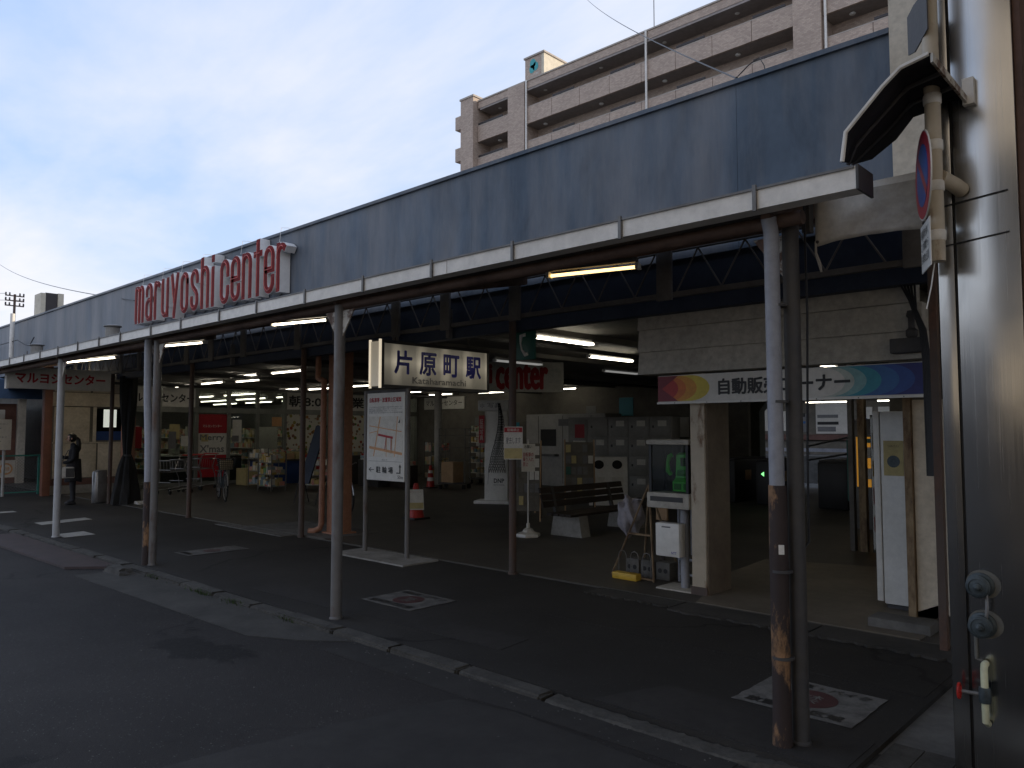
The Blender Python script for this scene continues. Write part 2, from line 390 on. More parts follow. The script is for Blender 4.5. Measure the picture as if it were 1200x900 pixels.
pm('canvas', (0.48, 0.45, 0.40), (0.36, 0.33, 0.29), 0.85, scale=2.5, bump=0.3, bscale=8, dirt=0.3)
pm('hood_dark', (0.018, 0.017, 0.020), (0.028, 0.026, 0.03), 0.9, spec=0.1)
pm('locker_grey', (0.28, 0.272, 0.25), (0.23, 0.222, 0.205), 0.45, 0.1, bump=0.02)
pm('cast_grey', (0.085, 0.105, 0.115), (0.045, 0.06, 0.068), 0.5, 0.4, scale=14, dirt=.5)
pm('sealant', (0.17, 0.168, 0.15), (0.11, 0.108, 0.098), 0.8, scale=20, bump=0.6, bscale=50)
pm('cream_pipe', (0.62, 0.62, 0.42), (0.5, 0.5, 0.34), 0.4, bump=0.02)
pm('net_black', (0.012, 0.012, 0.013), (0.02, 0.02, 0.02), 0.8, bump=0.4, bscale=140)
pm('steel_plate', (0.075, 0.055, 0.055), (0.05, 0.04, 0.04), 0.65, 0.2, bump=0.3)
pm('green_fence', (0.06, 0.30, 0.24), (0.05, 0.22, 0.18), 0.5)
pm('blue_roof', (0.05, 0.09, 0.16), (0.04, 0.07, 0.12), 0.6)
pm('bike_metal', (0.42, 0.42, 0.44), (0.3, 0.3, 0.3), 0.3, 0.8, bump=0)
pm('rubber', (0.012, 0.012, 0.012), (0.02, 0.02, 0.02), 0.8)
pm('basket', (0.42, 0.33, 0.20), (0.34, 0.26, 0.16), 0.6)
pm('asphalt_patch', (0.034, 0.031, 0.029), (0.023, 0.021, 0.0198), 0.85, scale=1.4, bump=0.6, bscale=170, dirt=0.35)
pm('platform_brown', (0.17, 0.09, 0.075), (0.12, 0.065, 0.055), 0.6)
pm('drain_conc', (0.064, 0.060, 0.054), (0.036, 0.034, 0.031), 0.9, scale=2.5, bump=0.6, bscale=120)
pm('moss', (0.05, 0.085, 0.022), (0.035, 0.055, 0.018), 0.9)
def tile_mat():
    m, t, b, o = newmat('mosaic_tile')
    g = t.nodes.new('ShaderNodeNewGeometry'); sp = t.nodes.new('ShaderNodeSeparateXYZ'); t.links.new(g.outputs['Position'], sp.inputs[0])
    ad = t.nodes.new('ShaderNodeMath'); ad.operation = 'ADD'; t.links.new(sp.outputs[0], ad.inputs[0]); t.links.new(sp.outputs[1], ad.inputs[1])
    cb = t.nodes.new('ShaderNodeCombineXYZ'); t.links.new(ad.outputs[0], cb.inputs[0]); t.links.new(sp.outputs[2], cb.inputs[1])
    br = t.nodes.new('ShaderNodeTexBrick'); t.links.new(cb.outputs[0], br.inputs['Vector'])
    br.inputs['Scale'].default_value = 1.0; br.inputs['Brick Width'].default_value = 0.23; br.inputs['Row Height'].default_value = 0.10; br.inputs['Mortar Size'].default_value = 0.010
    br.inputs['Color1'].default_value = (0.50, 0.385, 0.30, 1); br.inputs['Color2'].default_value = (0.36, 0.265, 0.21, 1); br.inputs['Mortar'].default_value = (0.32, 0.27, 0.235, 1)
    v = mapping(t, (1, 1, 1), 'World')
    k = ramp(t, noise(t, v, 0.5, 5), [(0.3, 0.88), (0.7, 1.08)])
    t.links.new(mixc(t, 1.0, br.outputs['Color'], k, 'MULTIPLY'), b.inputs['Base Color']); b.inputs['Roughness'].default_value = 0.6
tile_mat()
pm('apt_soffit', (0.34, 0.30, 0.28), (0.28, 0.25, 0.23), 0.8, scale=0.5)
pm('apt_trim', (0.46, 0.41, 0.36), (0.40, 0.35, 0.31), 0.7, scale=0.5)
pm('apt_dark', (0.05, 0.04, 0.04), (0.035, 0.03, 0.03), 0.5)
pm('apt_cream', (0.66, 0.60, 0.48), (0.60, 0.54, 0.43), 0.7, scale=0.4)
pm('teal', (0.06, 0.40, 0.42), (0.06, 0.36, 0.38), 0.5, bump=0)
def steel_mat():
    m, t, b, o = newmat('stainless')
    v = mapping(t, (260, 260, 0.8), 'World'); v2 = mapping(t, (1, 1, 0.6), 'World')
    br = noise(t, v, 1.0, 3)
    t.links.new(ramp(t, noise(t, v2, 1.5, 5), [(0.3, (0.42, 0.41, 0.395)), (0.7, (0.54, 0.53, 0.51))]), b.inputs['Base Color'])
    b.inputs['Metallic'].default_value = 1.0
    t.links.new(ramp(t, br, [(0.2, 0.16), (0.8, 0.30)]), b.inputs['Roughness'])
    b.inputs['Anisotropic'].default_value = 0.5
    bumpn(t, b, noise(t, v2, 2.2, 2, 0.4, 0.3), 0.5, 0.02)
steel_mat()
glassmat('glass', (0.82, 0.86, 0.84))
glassmat('glass_dark', (0.42, 0.45, 0.47))
emat('tube_white', (1.0, 0.93, 0.76), 6.0)
emat('tube_dim', (1.0, 0.90, 0.72), 1.6)
emat('tube_warm', (1.0, 0.66, 0.26), 2.2)
emat('tube_faint', (0.6, 0.6, 0.58), 0.25)  # for tubes that are switched off, given a slight glow of their own
emat('green_led', (0.25, 1.0, 0.3), 1.2)
def veg_film():
    m, t, b, o = newmat('veg_film')
    g = t.nodes.new('ShaderNodeNewGeometry'); sp = t.nodes.new('ShaderNodeSeparateXYZ'); t.links.new(g.outputs['Position'], sp.inputs[0])
    cb = t.nodes.new('ShaderNodeCombineXYZ'); t.links.new(sp.outputs[1], cb.inputs[0]); t.links.new(sp.outputs[2], cb.inputs[1])
    vo = t.nodes.new('ShaderNodeTexVoronoi'); vo.inputs['Scale'].default_value = 7.5; vo.inputs['Randomness'].default_value = 0.9; t.links.new(cb.outputs[0], vo.inputs['Vector'])
    hs = t.nodes.new('ShaderNodeSeparateColor'); t.links.new(vo.outputs['Color'], hs.inputs[0])
    pc = ramp(t, hs.outputs[0], [(0.0, (0.35, 0.03, 0.02)), (0.3, (0.05, 0.20, 0.03)), (0.5, (0.45, 0.20, 0.03)), (0.75, (0.10, 0.04, 0.09)), (1.0, (0.30, 0.26, 0.05))])
    mk = ramp(t, vo.outputs['Distance'], [(0.40, 1.0), (0.46, 0.0)])
    veg = mixc(t, mk, (0.62, 0.60, 0.52), pc)
    ck = t.nodes.new('ShaderNodeTexChecker'); ck.inputs['Scale'].default_value = 7.0; ck.inputs[1].default_value = (0.5, 0.03, 0.03, 1); ck.inputs[2].default_value = (0.62, 0.58, 0.52, 1); t.links.new(cb.outputs[0], ck.inputs['Vector'])
    lt = t.nodes.new('ShaderNodeMath'); lt.operation = 'LESS_THAN'; lt.inputs[1].default_value = 0.95; t.links.new(sp.outputs[2], lt.inputs[0])
    t.links.new(mixc(t, lt.outputs[0], veg, ck.outputs['Color']), b.inputs['Base Color']); b.inputs['Roughness'].default_value = 0.5
veg_film()
def goods_mat(name, sx, sy, sz):
    m, t, b, o = newmat(name)
    v = mapping(t, (sx, sy, sz), 'World')
    vo = t.nodes.new('ShaderNodeTexVoronoi'); vo.inputs['Scale'].default_value = 1.0; vo.inputs['Randomness'].default_value = 0.4; t.links.new(v, vo.inputs['Vector'])
    hs = t.nodes.new('ShaderNodeSeparateColor'); t.links.new(vo.outputs['Color'], hs.inputs[0])
    t.links.new(ramp(t, hs.outputs[0], [(0.0, (0.5, 0.06, 0.05)), (0.25, (0.6, 0.55, 0.45)), (0.5, (0.55, 0.38, 0.08)), (0.7, (0.12, 0.22, 0.3)), (0.85, (0.65, 0.62, 0.55)), (1.0, (0.10, 0.25, 0.08))]), b.inputs['Base Color'])
    b.inputs['Roughness'].default_value = 0.5
goods_mat('goods', 7, 7, 6)
pm('paper', (0.72, 0.70, 0.65), (0.62, 0.60, 0.55), 0.7, bump=0, scale=12)
pm('paper_yellow', (0.55, 0.46, 0.22), (0.46, 0.38, 0.18), 0.7, bump=0)
# ---------------------------------------------------------------- ground
ZR, ZW, ZF = 0.066, 0.10, 0.12                      # walkway and station floor heights
KY0, KY1, FY = 3.70, 3.85, 6.60          # kerb from/to, start of the station floor
structure(MB().box(-400, 400, -400, 400, -0.30, -0.02).build('ground', 'concrete_dark'))
structure(MB().box(-60, 30, -9, KY0, -0.02 + 0.004, ZR).build('road', 'asphalt_road'))
structure(MB().box(-60, -1.42, KY1, FY, -0.016, ZW).build('walkway', 'asphalt_walk'))
structure(MB().box(-1.42, 30, 3.7, 8, -0.016, 0.07).build('arcade_pavement', 'concrete_dark'))
structure(MB().box(-44, 1.5, FY, 22.0, -0.016, ZF).build('station_floor', 'floor_concrete'))
# worn lighter edge of the floor
for i, (x0, x1) in enumerate(((-4.9, -3.9), (-3.88, -2.6), (-2.58, -1.45))):
    rg = [(x0 + (x1 - x0) * k / 28, (6.32 if i == 0 else 6.22) + random.uniform(-.035, .035), ZW) for k in range(29)]
    structure(MB().prism(rg + [(x1, FY, ZW), (x0, FY, ZW)], (0, 0, 0.014 + 0.002 * i)).build('floor_edge', 'drain_conc'))
structure(MB().prism([(-13.2, FY - 0.2, ZW), (-10.9, FY - 0.24, ZW), (-10.9, FY, ZW), (-13.2, FY, ZW)], (0, 0, 0.012)).build('floor_edge', 'concrete_dark'))
# floor slabs: shallow joints
fl = structure(MB().box(-12.4, -10.1, 6.62, 7.7, ZF, ZF + 0.006).build('floor_patch', 'concrete_dark'))
structure(MB().prism([(-3.8, 6.62, ZF), (-1.85, 6.62, ZF), (-1.85, 10.2, ZF), (-4.4, 9.4, ZF), (-4.3, 8.2, ZF)], (0, 0, .006)).build('floor_patch', pm('floor_pale', (0.20, 0.172, 0.135), (0.12, 0.102, 0.082), .6, scale=1.1, bump=.25, bscale=90)))  # paler warm concrete, laid also to brighten the dim passage floor
# kerb of single stones
kerb = structure(MB().box(-60, -16.8, KY0, KY1, -0.016, ZW + 0.004).build('kerb', 'kerb_stone'))
x = -16.78; kn = 0
while x < -3.25:
    L = random.choice((0.6, 0.75, 0.75, 0.9)); x1 = min(x + L, -3.2)
    dz = random.uniform(-0.008, 0.008); dy = random.uniform(-0.01, 0.01)
    b = MB()
    b.prism([(x, KY0 + dy, -0.01), (x1, KY0 + dy + random.uniform(-.006, .006), -0.01), (x1, KY1, -0.01), (x, KY1, -0.01)], (0, 0, ZW + 0.012 + dz))
    bmesh.ops.bevel(b.bm, geom=b.bm.edges[:], offset=0.014, segments=2, affect='EDGES')
    for v in b.bm.verts: v.co += Vector((random.uniform(-.003, .003), random.uniform(-.004, .004), random.uniform(-.004, .003)))
    o = b.build('kerb_stone', 'kerb_stone', kerb); kn += 1
    x = x1 + 0.012
kb = MB()
def worn(u, v):
    x_ = -3.19 + 1.8 * u; sh = .30 * max(0, u - .7) / .3
    return (x_, KY0 - .03 + sh * .9 + .20 * v + random.uniform(-.005, .005), (.045 if v in (0, 1) else .084 + random.uniform(-.006, .006)) - .012 * u)
kb.grid(worn, 60, 5)
structure(kb.build('kerb_worn', 'kerb_stone'))
structure(MB().prism([(-1.95, KY0 + .10, -.01), (-1.40, KY0 + .30, -.01), (-1.40, KY1 + .45, -.01), (-1.95, KY1 - .02, -.01)], (0, 0, 0.085)).build('kerb_ramp', 'asphalt_patch'))
# concrete drain strip beside the kerb and the resurfaced patches
structure(MB().prism([(-9.9, 3.12, ZR), (-6.0, 3.20, ZR), (-5.55, 3.42, ZR), (-5.2, KY0, ZR), (-9.9, KY0, ZR)], (0, 0, 0.005)).build('drain_strip', 'drain_conc'))
structure(MB().prism([(-4.10, 1.0, ZR), (-3.98, 1.7, ZR), (-3.93, 2.05, ZR), (-3.86, 2.3, ZR), (-3.84, 2.6, ZR), (-3.77, 2.8, ZR), (-3.74, 3.05, ZR), (-3.64, 3.36, ZR), (-3.2, 3.45, ZR), (-0.2, 3.3, ZR), (0.4, 1.0, ZR)], (0, 0, 0.005)).build('road_patch', 'asphalt_patch'))
structure(MB().prism([(-5.2, 3.40, ZR), (-3.66, 3.42, ZR), (-3.2, 3.47, ZR), (-1.9, 3.5, ZR), (-1.9, KY0, ZR), (-5.2, KY0, ZR)], (0, 0, 0.0035)).build('road_patch', 'asphalt_patch'))
structure(MB().prism([(-2.95, 3.87, ZW), (-1.45, 3.9, ZW), (-1.45, 4.35, ZW), (-2.75, 4.42, ZW)], (0, 0, 0.004)).build('walkway_patch', 'asphalt_patch'))
structure(MB().prism([(-7.6, 4.1, ZW), (-4.1, 4.25, ZW), (-4.15, 4.62, ZW), (-7.7, 4.5, ZW)], (0, 0, 0.0035)).build('walkway_patch', 'asphalt_patch'))
structure(MB().prism([(-4.6, 5.35, ZW), (-1.46, 5.30, ZW), (-1.46, 6.1, ZW), (-4.5, 6.05, ZW)], (0, 0, 0.003)).build('walkway_patch', 'asphalt_walk'))
tg = MB()
for i in range(8):                        # narrow paving strips by the arcade column
    tg.box(-1.40 + 0.16 * i, -1.40 + 0.16 * i + 0.15, 3.95, 4.14, 0.07, 0.077); tg.box(-1.40 + 0.16 * i, -1.40 + 0.16 * i + 0.15, 4.15, 4.5, 0.07, 0.076)
structure(tg.build('paving_tiles', 'kerb_stone'))
# grass tufts along the kerb
gt = MB()
for k in range(240):
    cx = random.choice((-7.9, -7.85, -7.2, -6.2, -9.1)) + random.gauss(0, 0.10); cy = 3.69 + random.gauss(0, 0.02)
    h = random.uniform(0.02, 0.055); a = random.uniform(0, 6.28)
    h += ZR; gt.quad((cx, cy, ZR), (cx + 0.008 * math.cos(a), cy + 0.008 * math.sin(a), ZR), (cx + 0.02 * math.cos(a + 1), cy + 0.02 * math.sin(a + 1), h), (cx + 0.017 * math.cos(a + 1), cy + 0.017 * math.sin(a + 1), h))
stuff(tag(gt.build('grass', 'moss'), 'tiny green weeds growing along the kerb joint', 'weeds'))
pb_ = MB()
for k in range(170):
    if random.random() < .6: cx, cy, cz = random.uniform(-9.8, -1.6), 3.70 - abs(random.gauss(0, .10)), ZR
    else: cx, cy, cz = random.uniform(-8, -1.5), random.uniform(1.2, 3.6), ZR
    if cx < -9.6 and cy > 3.05: continue
    r_ = random.uniform(.003, .007); bm0 = [pb_.v((cx + r_ * math.cos(a) * random.uniform(.7, 1.2), cy + r_ * math.sin(a) * random.uniform(.7, 1.2), cz + .004)) for a in (0, 1.26, 2.5, 3.77, 5.03)]
    tp_ = pb_.v((cx, cy, cz + .004 + r_ * .8))
    for q in range(5): pb_.bm.faces.new((bm0[q], bm0[(q + 1) % 5], tp_))
stuff(tag(pb_.build('grit', 'concrete_dark'), 'loose pale grit scattered along the gutter and road', 'grit'))
# steel ramp plate on the road, with broken concrete lumps at its end
tag(MB((-11.6, 3.35, 0)).prism([(-14.5, 3.10, ZR + .003), (-10.45, 3.18, ZR + .003), (-10.0, 3.66, ZR + .003), (-14.5, 3.66, ZR + .003)], (0, 0, 0.03)).build('ramp_plate', 'steel_plate'), 'dark reddish steel ramp plate lying along the kerb', 'ramp plate')
for i, (lx, ly, a, b_) in enumerate(((-9.72, 3.55, .26, .10), (-10.0, 3.60, .12, .08))):
    b = MB((lx, ly, ZR)).box(lx - a, lx + a, ly - b_, ly + b_, ZR, ZR + 0.075 - .02 * i)
    bmesh.ops.subdivide_edges(b.bm, edges=b.bm.edges[:], cuts=3, use_grid_fill=True)
    for v in b.bm.verts:
        k = 1 - 0.35 * max(0, v.co.z / 0.075); v.co.x *= k + random.uniform(-.07, .07); v.co.y *= k + random.uniform(-.1, .1)
        if v.co.z > 0.01: v.co.z += random.uniform(-.018, .006)
    tag(b.build('concrete_lump', 'kerb_stone'), ('long broken concrete lump at the end of the steel ramp plate', 'small concrete chunk wedged beside the longer lump at the ramp plate')[i], 'concrete lump')

# ---------------------------------------------------------------- station building
def wall_y(x): return 6.62
stn = thing('station_building', 'low station shop building with long blue-grey parapet wall and open front', 'building', (-12, 6.6, ZF))
SO = (-12, 6.6, ZF)
edges = [-42.0]
while edges[-1] < -2.4: edges.append(edges[-1] + random.choice((1.8, 2.7, 3.6)))
edges[-1] = -1.93
for a, b in zip(edges, edges[1:]):
    g = 0.0015
    ya, yb = wall_y(a + g), wall_y(b - g); j = random.uniform(0, 0.0015)
    MB(SO).prism([(a + g, ya - j, 3.45), (b - g, yb - j, 3.45), (b - g, yb + .2, 3.45), (a + g, ya + .2, 3.45)], (0, 0, 1.57)).build('wall_panel', 'blue_wall_paint', stn)
cop = MB(SO)
ce = [e for e in edges]
for a, b in zip(ce[::2], ce[2::2] + ([ce[-1]] if len(ce) % 2 == 0 else [])):
    ya, yb = wall_y(a), wall_y(b)
    MB(SO).prism([(a + .002, ya - .035, 5.02), (b - .002, yb - .035, 5.02), (b - .002, yb + .28, 5.02), (a + .002, ya + .28, 5.02)], (0, 0, 0.045)).build('coping', 'blue_wall_paint', stn)
cop.bm.free()
# backing of the parapet, roof slab, ceiling
MB(SO).prism([(-28, 6.85, 3.2), (1.5, 6.85, 3.2), (1.5, 22.5, 3.2), (-28, 22.5, 3.2)], (0, 0, 0.35)).build('roof_slab', 'concrete_dark', stn)
MB(SO).box(-44, -28.02, 6.85, 22.5, 3.2, 3.55).build('roof_slab', 'concrete_dark', stn)
MB(SO).box(-44, 1.4, 6.82, 22.0, 3.13, 3.195).build('ceiling', 'ceiling_board', stn)
for i in range(9):                       # ceiling beams
    xb = -20.5 + i * 2.3
    MB(SO).box(xb - .05, xb + .05, 6.8, 19, 3.05, 3.128).build('ceiling_beam', 'ceiling_board', stn)
MB(SO).box(-22.7, -1.70, 6.62, 6.74, 2.93, 3.12).build('front_beam', 'navy', stn)
MB(SO).prism([(-28, 6.66, 3.05), (-1.70, 6.66, 3.05), (-1.70, 6.80, 3.05), (-28, 6.80, 3.05)], (0, 0, 0.6)).build('front_backing', 'navy', stn)
# back wall with gate opening to the platform
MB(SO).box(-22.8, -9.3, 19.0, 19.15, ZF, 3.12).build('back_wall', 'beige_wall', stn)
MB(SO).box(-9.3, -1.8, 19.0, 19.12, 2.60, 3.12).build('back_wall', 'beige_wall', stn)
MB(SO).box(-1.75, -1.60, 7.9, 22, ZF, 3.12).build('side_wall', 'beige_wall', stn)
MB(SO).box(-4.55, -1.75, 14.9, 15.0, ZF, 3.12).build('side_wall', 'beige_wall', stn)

# lattice beam along the front: chords, post plates, single rods
tb = thing('lattice_beam', 'dark lattice truss beam with thin zigzag rods over the open front', 'truss', (-9, 6.5, 2.9))
TO = (-9, 6.5, 2.9)
MB(TO).box(-22.5, -1.60, 6.47, 6.53, 3.05, 3.10).build('chord', 'truss_grey', tb)
MB(TO).box(-22.5, -1.60, 6.47, 6.53, 3.50, 3.545).build('chord', 'truss_grey', tb)
plates = [-20.9, -19.9, -17.9, -16.9, -14.62, -13.6, -12.4, -10.66, -9.6, -8.2, -7.2, -6.0, -4.0, -1.75]
for px_ in plates:
    MB(TO).box(px_ - .085, px_ + .085, 6.43, 6.466, 3.02, 3.56, .006).build('post_plate', 'truss_grey', tb)
proto = None; xx = -20.7; sgn = 1
while xx < -1.95:
    if min(abs(xx + 0.12 - p) for p in plates) > 0.14:
        if sgn > 0: o = MB(TO).cyl((xx, 6.50, 3.10), (xx + .24, 6.50, 3.50), .009, 5)
        else: o = MB(TO).cyl((xx, 6.50, 3.50), (xx + .24, 6.50, 3.10), .009, 5)
        o.build('rod', 'truss_grey', tb)
    xx += .24; sgn = -sgn

# ---------------------------------------------------------------- canopy over the walkway
can = thing('walkway_canopy', 'long walkway canopy with white gutter front carried on steel posts', 'canopy', (-9, 5.0, ZW))
CO = (-9, 5.0, ZW)
MB(CO).prism([(-26, 3.80, 2.985), (-26, 6.40, 3.56), (-26, 6.40, 3.585), (-26, 3.80, 3.01)], (10, 0, 0)).build('roof_sheet', 'canopy_under', can)
MB(CO).prism([(-16, 3.80, 2.985), (-16, 6.40, 3.56), (-16, 6.40, 3.585), (-16, 3.80, 3.01)], (14.35, 0, 0)).build('roof_sheet', 'canopy_under', can)
brk = [-1.77, -2.62, -3.5, -4.33, -5.19, -6.07, -6.94, -7.72, -8.65, -9.48, -10.45, -11.21, -12.05, -12.92, -13.79, -14.66, -15.51, -16.4, -17.3, -18.2, -19.1, -20.0, -20.9, -21.8, -22.7, -23.6, -24.5, -25.4]
seg = [-1.26, -2.61, -4.17, -5.19, -6.07, -7.3, -8.65, -9.48, -11.21, -12.92, -14.66, -16.4, -18.2, -20.0, -21.8, -23.6, -25.6]
for a, b in zip(seg, seg[1:]):
    j = random.uniform(-.003, .003)
    MB(CO).prism([(b + .003, 3.745 + j, 2.905), (b + .003, 3.745 + j, 3.015), (b + .003, 3.785, 3.015), (b + .003, 3.785, 2.93), (b + .003, 3.86, 2.93), (b + .003, 3.86, 2.905)], (a - b - .006, 0, 0)).build('gutter_panel', 'gutter_white', can)
MB(CO).box(-25.6, -1.27, 3.735, 3.744, 3.004, 3.016).build('gutter_lip', 'steel_grey', can)
MB(CO).box(-1.262, -1.25, 3.74, 3.95, 2.90, 3.02).build('gutter_end', 'dark_steel', can)
pb = None
for bx in brk:
    if pb is None:
        pb = MB((0, 0, 0)).box(-.010, .010, 3.728, 3.743, 2.892, 3.03).build('gutter_bracket', 'steel_grey', can)
        pb.location = (bx + 9, -5.0, -ZW)
    else: part_copy(pb, (bx + 9, -5.0, -ZW))
for nx in (-1.55, -1.8, -2.0, -2.12, -2.35, -2.6, -2.8):   # short pins standing on the gutter
    MB(CO).cyl((nx, 3.80, 3.0), (nx + random.uniform(-.004, .004), 3.80, 3.0 + random.uniform(.025, .045)), .0025, 5).build('gutter_pin', 'dark_steel', can)
MB(CO).cyl((-26, 3.985, 2.855), (-1.62, 3.985, 2.885), .040, 12).build('purlin', 'purlin_rust', can)
MB(CO).cyl((-26, 5.30, 3.225), (-1.75, 5.30, 3.225), .035, 8).build('purlin', 'purlin_rust', can)
for rx in (-20.5, -16.7, -13.46, -9.87, -5.84, -1.79):
    MB(CO).prism([(rx - .025, 3.90, 2.89), (rx - .025, 6.46, 3.42), (rx - .025, 6.46, 3.52), (rx - .025, 3.90, 2.97)], (.05, 0, 0)).build('rafter', 'purlin_rust', can)
front = [(-13.46, 'post_light', .052), (-9.80, 'post_galv', .048), (-5.84, 'post_galv', .050), (-1.735, 'dark_steel', .044), (-17.3, 'post_light', .052), (-21.2, 'post_light', .052)]
for fx, mt, r in front:
    fy = 4.09 if fx > -3 else 3.96
    MB(CO).lathe((fx, fy, ZW), [(r + .01, -.02), (r + .008, .012), (r, .02), (r, 2.76), (r, 2.78)], 16).build('post', mt, can)
    for s in ((-1, 1) if fx < -3 else (-1,)):
        MB(CO).prism([(fx + s * r, fy - .005, 2.60), (fx + s * (r + .17), fy - .005, 2.83), (fx + s * r, fy - .005, 2.83)], (0, .012, 0)).build('gusset', 'gusset_paint', can)
for rx_, top in ((-14.61, 3.06), (-10.65, 3.06), (-6.14, 3.06), (-18.7, 3.06)):
    MB(CO).lathe((rx_, 6.56, ZW), [(.055, 0), (.055, .02), (.044, .03), (.044, top - ZW)], 14).build('rear_post', 'post_brown', can)
for rx_ in (-8.35, -7.25, -13.0):
    MB(CO).box(rx_ - .03, rx_ + .03, 6.53, 6.59, 2.93, 3.3).build('hanger', 'truss_grey', can)
# downpipes on the posts
dp = MB(CO).tube([(-1.785, 3.93, 2.90), (-1.785, 3.96, 2.82), (-1.795, 3.99, 1.42)], .040, 16).build('downpipe', 'pvc_grey', can)
MB(CO).lathe((-1.795, 3.995, ZW), [(.052, -.02), (.050, .05), (.047, .3), (.049, 1.0), (.047, 1.36), (.030, 1.36)], 16).build('standpipe', 'post_rust', can)
for z_ in (2.42, 1.90, 1.0, .55):
    MB(CO).lathe((-1.785, 4.0, z_), [(.058, 0), (.058, .014)], 16).build('pipe_clamp', 'dark_steel', can)
MB(CO).quad((-1.775, 3.948, 1.10), (-1.75, 3.962, 1.10), (-1.75, 3.962, 1.15), (-1.775, 3.948, 1.15)).build('sticker', 'paper', can)
MB(CO).tube([(-9.95, 3.90, 2.90), (-9.95, 3.90, 2.75), (-9.93, 3.90, 2.2), (-9.86, 3.90, 1.6), (-9.85, 3.905, 1.1)], .045, 14).build('downpipe', 'pvc_grey', can)
MB(CO).cyl((-9.85, 3.905, ZW), (-9.85, 3.905, 1.12), .05, 14).build('standpipe', 'post_rust', can)
# loose cable beside the last post
tag(MB((-1.72, 4.2, 2.9)).tube([(-1.70, 4.2, 3.05), (-1.695, 4.2, 2.4), (-1.72, 4.22, 1.6), (-1.70, 4.16, 1.15), (-1.74, 4.05, 1.05)], .007, 6).build('hanging_cable', 'black_plastic'), 'black cable hanging down behind the rusty end post', 'cable')

# roof vents standing on the canopy
for vx, vy, lab in ((-15.2, 5.3, 'squat grey roof vent on the canopy below the red lettering'), (-19.8, 5.3, 'squat grey roof vent on the canopy beside the thin wall pipe')):
    t_ = thing('roof_vent', lab, 'roof vent', (vx, vy, 3.38))
    MB((vx, vy, 3.38)).lathe((vx, vy, 3.28), [(.125, 0), (.125, .40), (.13, .40)], 18).build('drum', 'concrete', t_)
    MB((vx, vy, 3.38)).lathe((vx, vy, 3.28), [(.13, .401), (.155, .41), (.155, .43), (.09, .45)], 18).build('cap', 'steel_grey', t_)
tag(MB((-26.4, 6.4, 3.5)).cyl((-26.4, 6.4, 3.5), (-26.4, 6.4, 5.24), .062, 12).build('wall_pipe', 'gutter_white'), 'pale upright pipe in front of the blue-grey parapet wall', 'pipe')
# ---------------------------------------------------------------- red channel letters on the parapet
def arc(cx, cy, rx, ry, a0, a1, n=10): return [(cx + rx * math.cos(R(a0 + (a1 - a0) * i / n)), cy + ry * math.sin(R(a0 + (a1 - a0) * i / n))) for i in range(n + 1)]
W_ = 0.42; H_ = W_ / 2; RY = 0.20
def glyph(ch):
    if ch == 'o': return [arc(H_, 1 - RY, H_, RY, 0, 180) + arc(H_, RY, H_, RY, 180, 360) + [(W_, 1 - RY)]], W_
    if ch == 'c': return [[(W_, .68)] + arc(H_, 1 - RY, H_, RY, 0, 180) + arc(H_, RY, H_, RY, 180, 360) + [(W_, .32)]], W_
    if ch == 'e': return [[(.02, .50), (W_, .50)] + arc(H_, 1 - RY, H_, RY, 0, 180) + arc(H_, RY, H_, RY, 180, 360) + [(W_, .30)]], W_
    if ch == 'n': return [[(0, 0), (0, 1)], arc(H_, 1 - RY, H_, RY, 165, 0) + [(W_, 0)]], W_
    if ch == 'h': return [[(0, 0), (0, 1.24)], arc(H_, 1 - RY, H_, RY, 165, 0) + [(W_, 0)]], W_
    if ch == 'm': return [[(0, 0), (0, 1)], arc(.16, 1 - .16, .16, .16, 165, 0) + [(.32, 0)], arc(.48, 1 - .16, .16, .16, 165, 0) + [(.64, 0)]], .64
    if ch == 'r': return [[(0, 0), (0, 1)], arc(.20, .76, .20, .22, 175, 55)], .30
    if ch == 'u': return [[(0, 1)] + arc(H_, RY, H_, RY, 180, 350), [(W_, 1), (W_, 0)]], W_
    if ch == 'a': return [[(0, .74)] + arc(H_, 1 - RY, H_, RY, 170, 0) + [(W_, 0)], [(W_, .56)] + arc(H_, .38, H_, .18, 90, 180) + arc(H_, .18, H_, .18, 180, 350)], W_
    if ch == 'y': return [[(0, 1), (.24, .22)], [(.46, 1), (.20, -.14)]], .46
    if ch == 's': return [[(W_, .74)] + arc(H_, 1 - RY, H_, RY, 0, 180) + [(.03, .66), (.12, .56), (.32, .44), (.40, .34)] + arc(H_, RY, H_, RY, 0, -180) + [(0, .27)]], W_
    if ch == 'i': return [[(0, 0), (0, .92)], [(0, 1.18), (0, 1.22)]], 0.0
    if ch == 't': return [[(.16, 0), (.16, 1.24)], [(0, .96), (.32, .96)]], .32
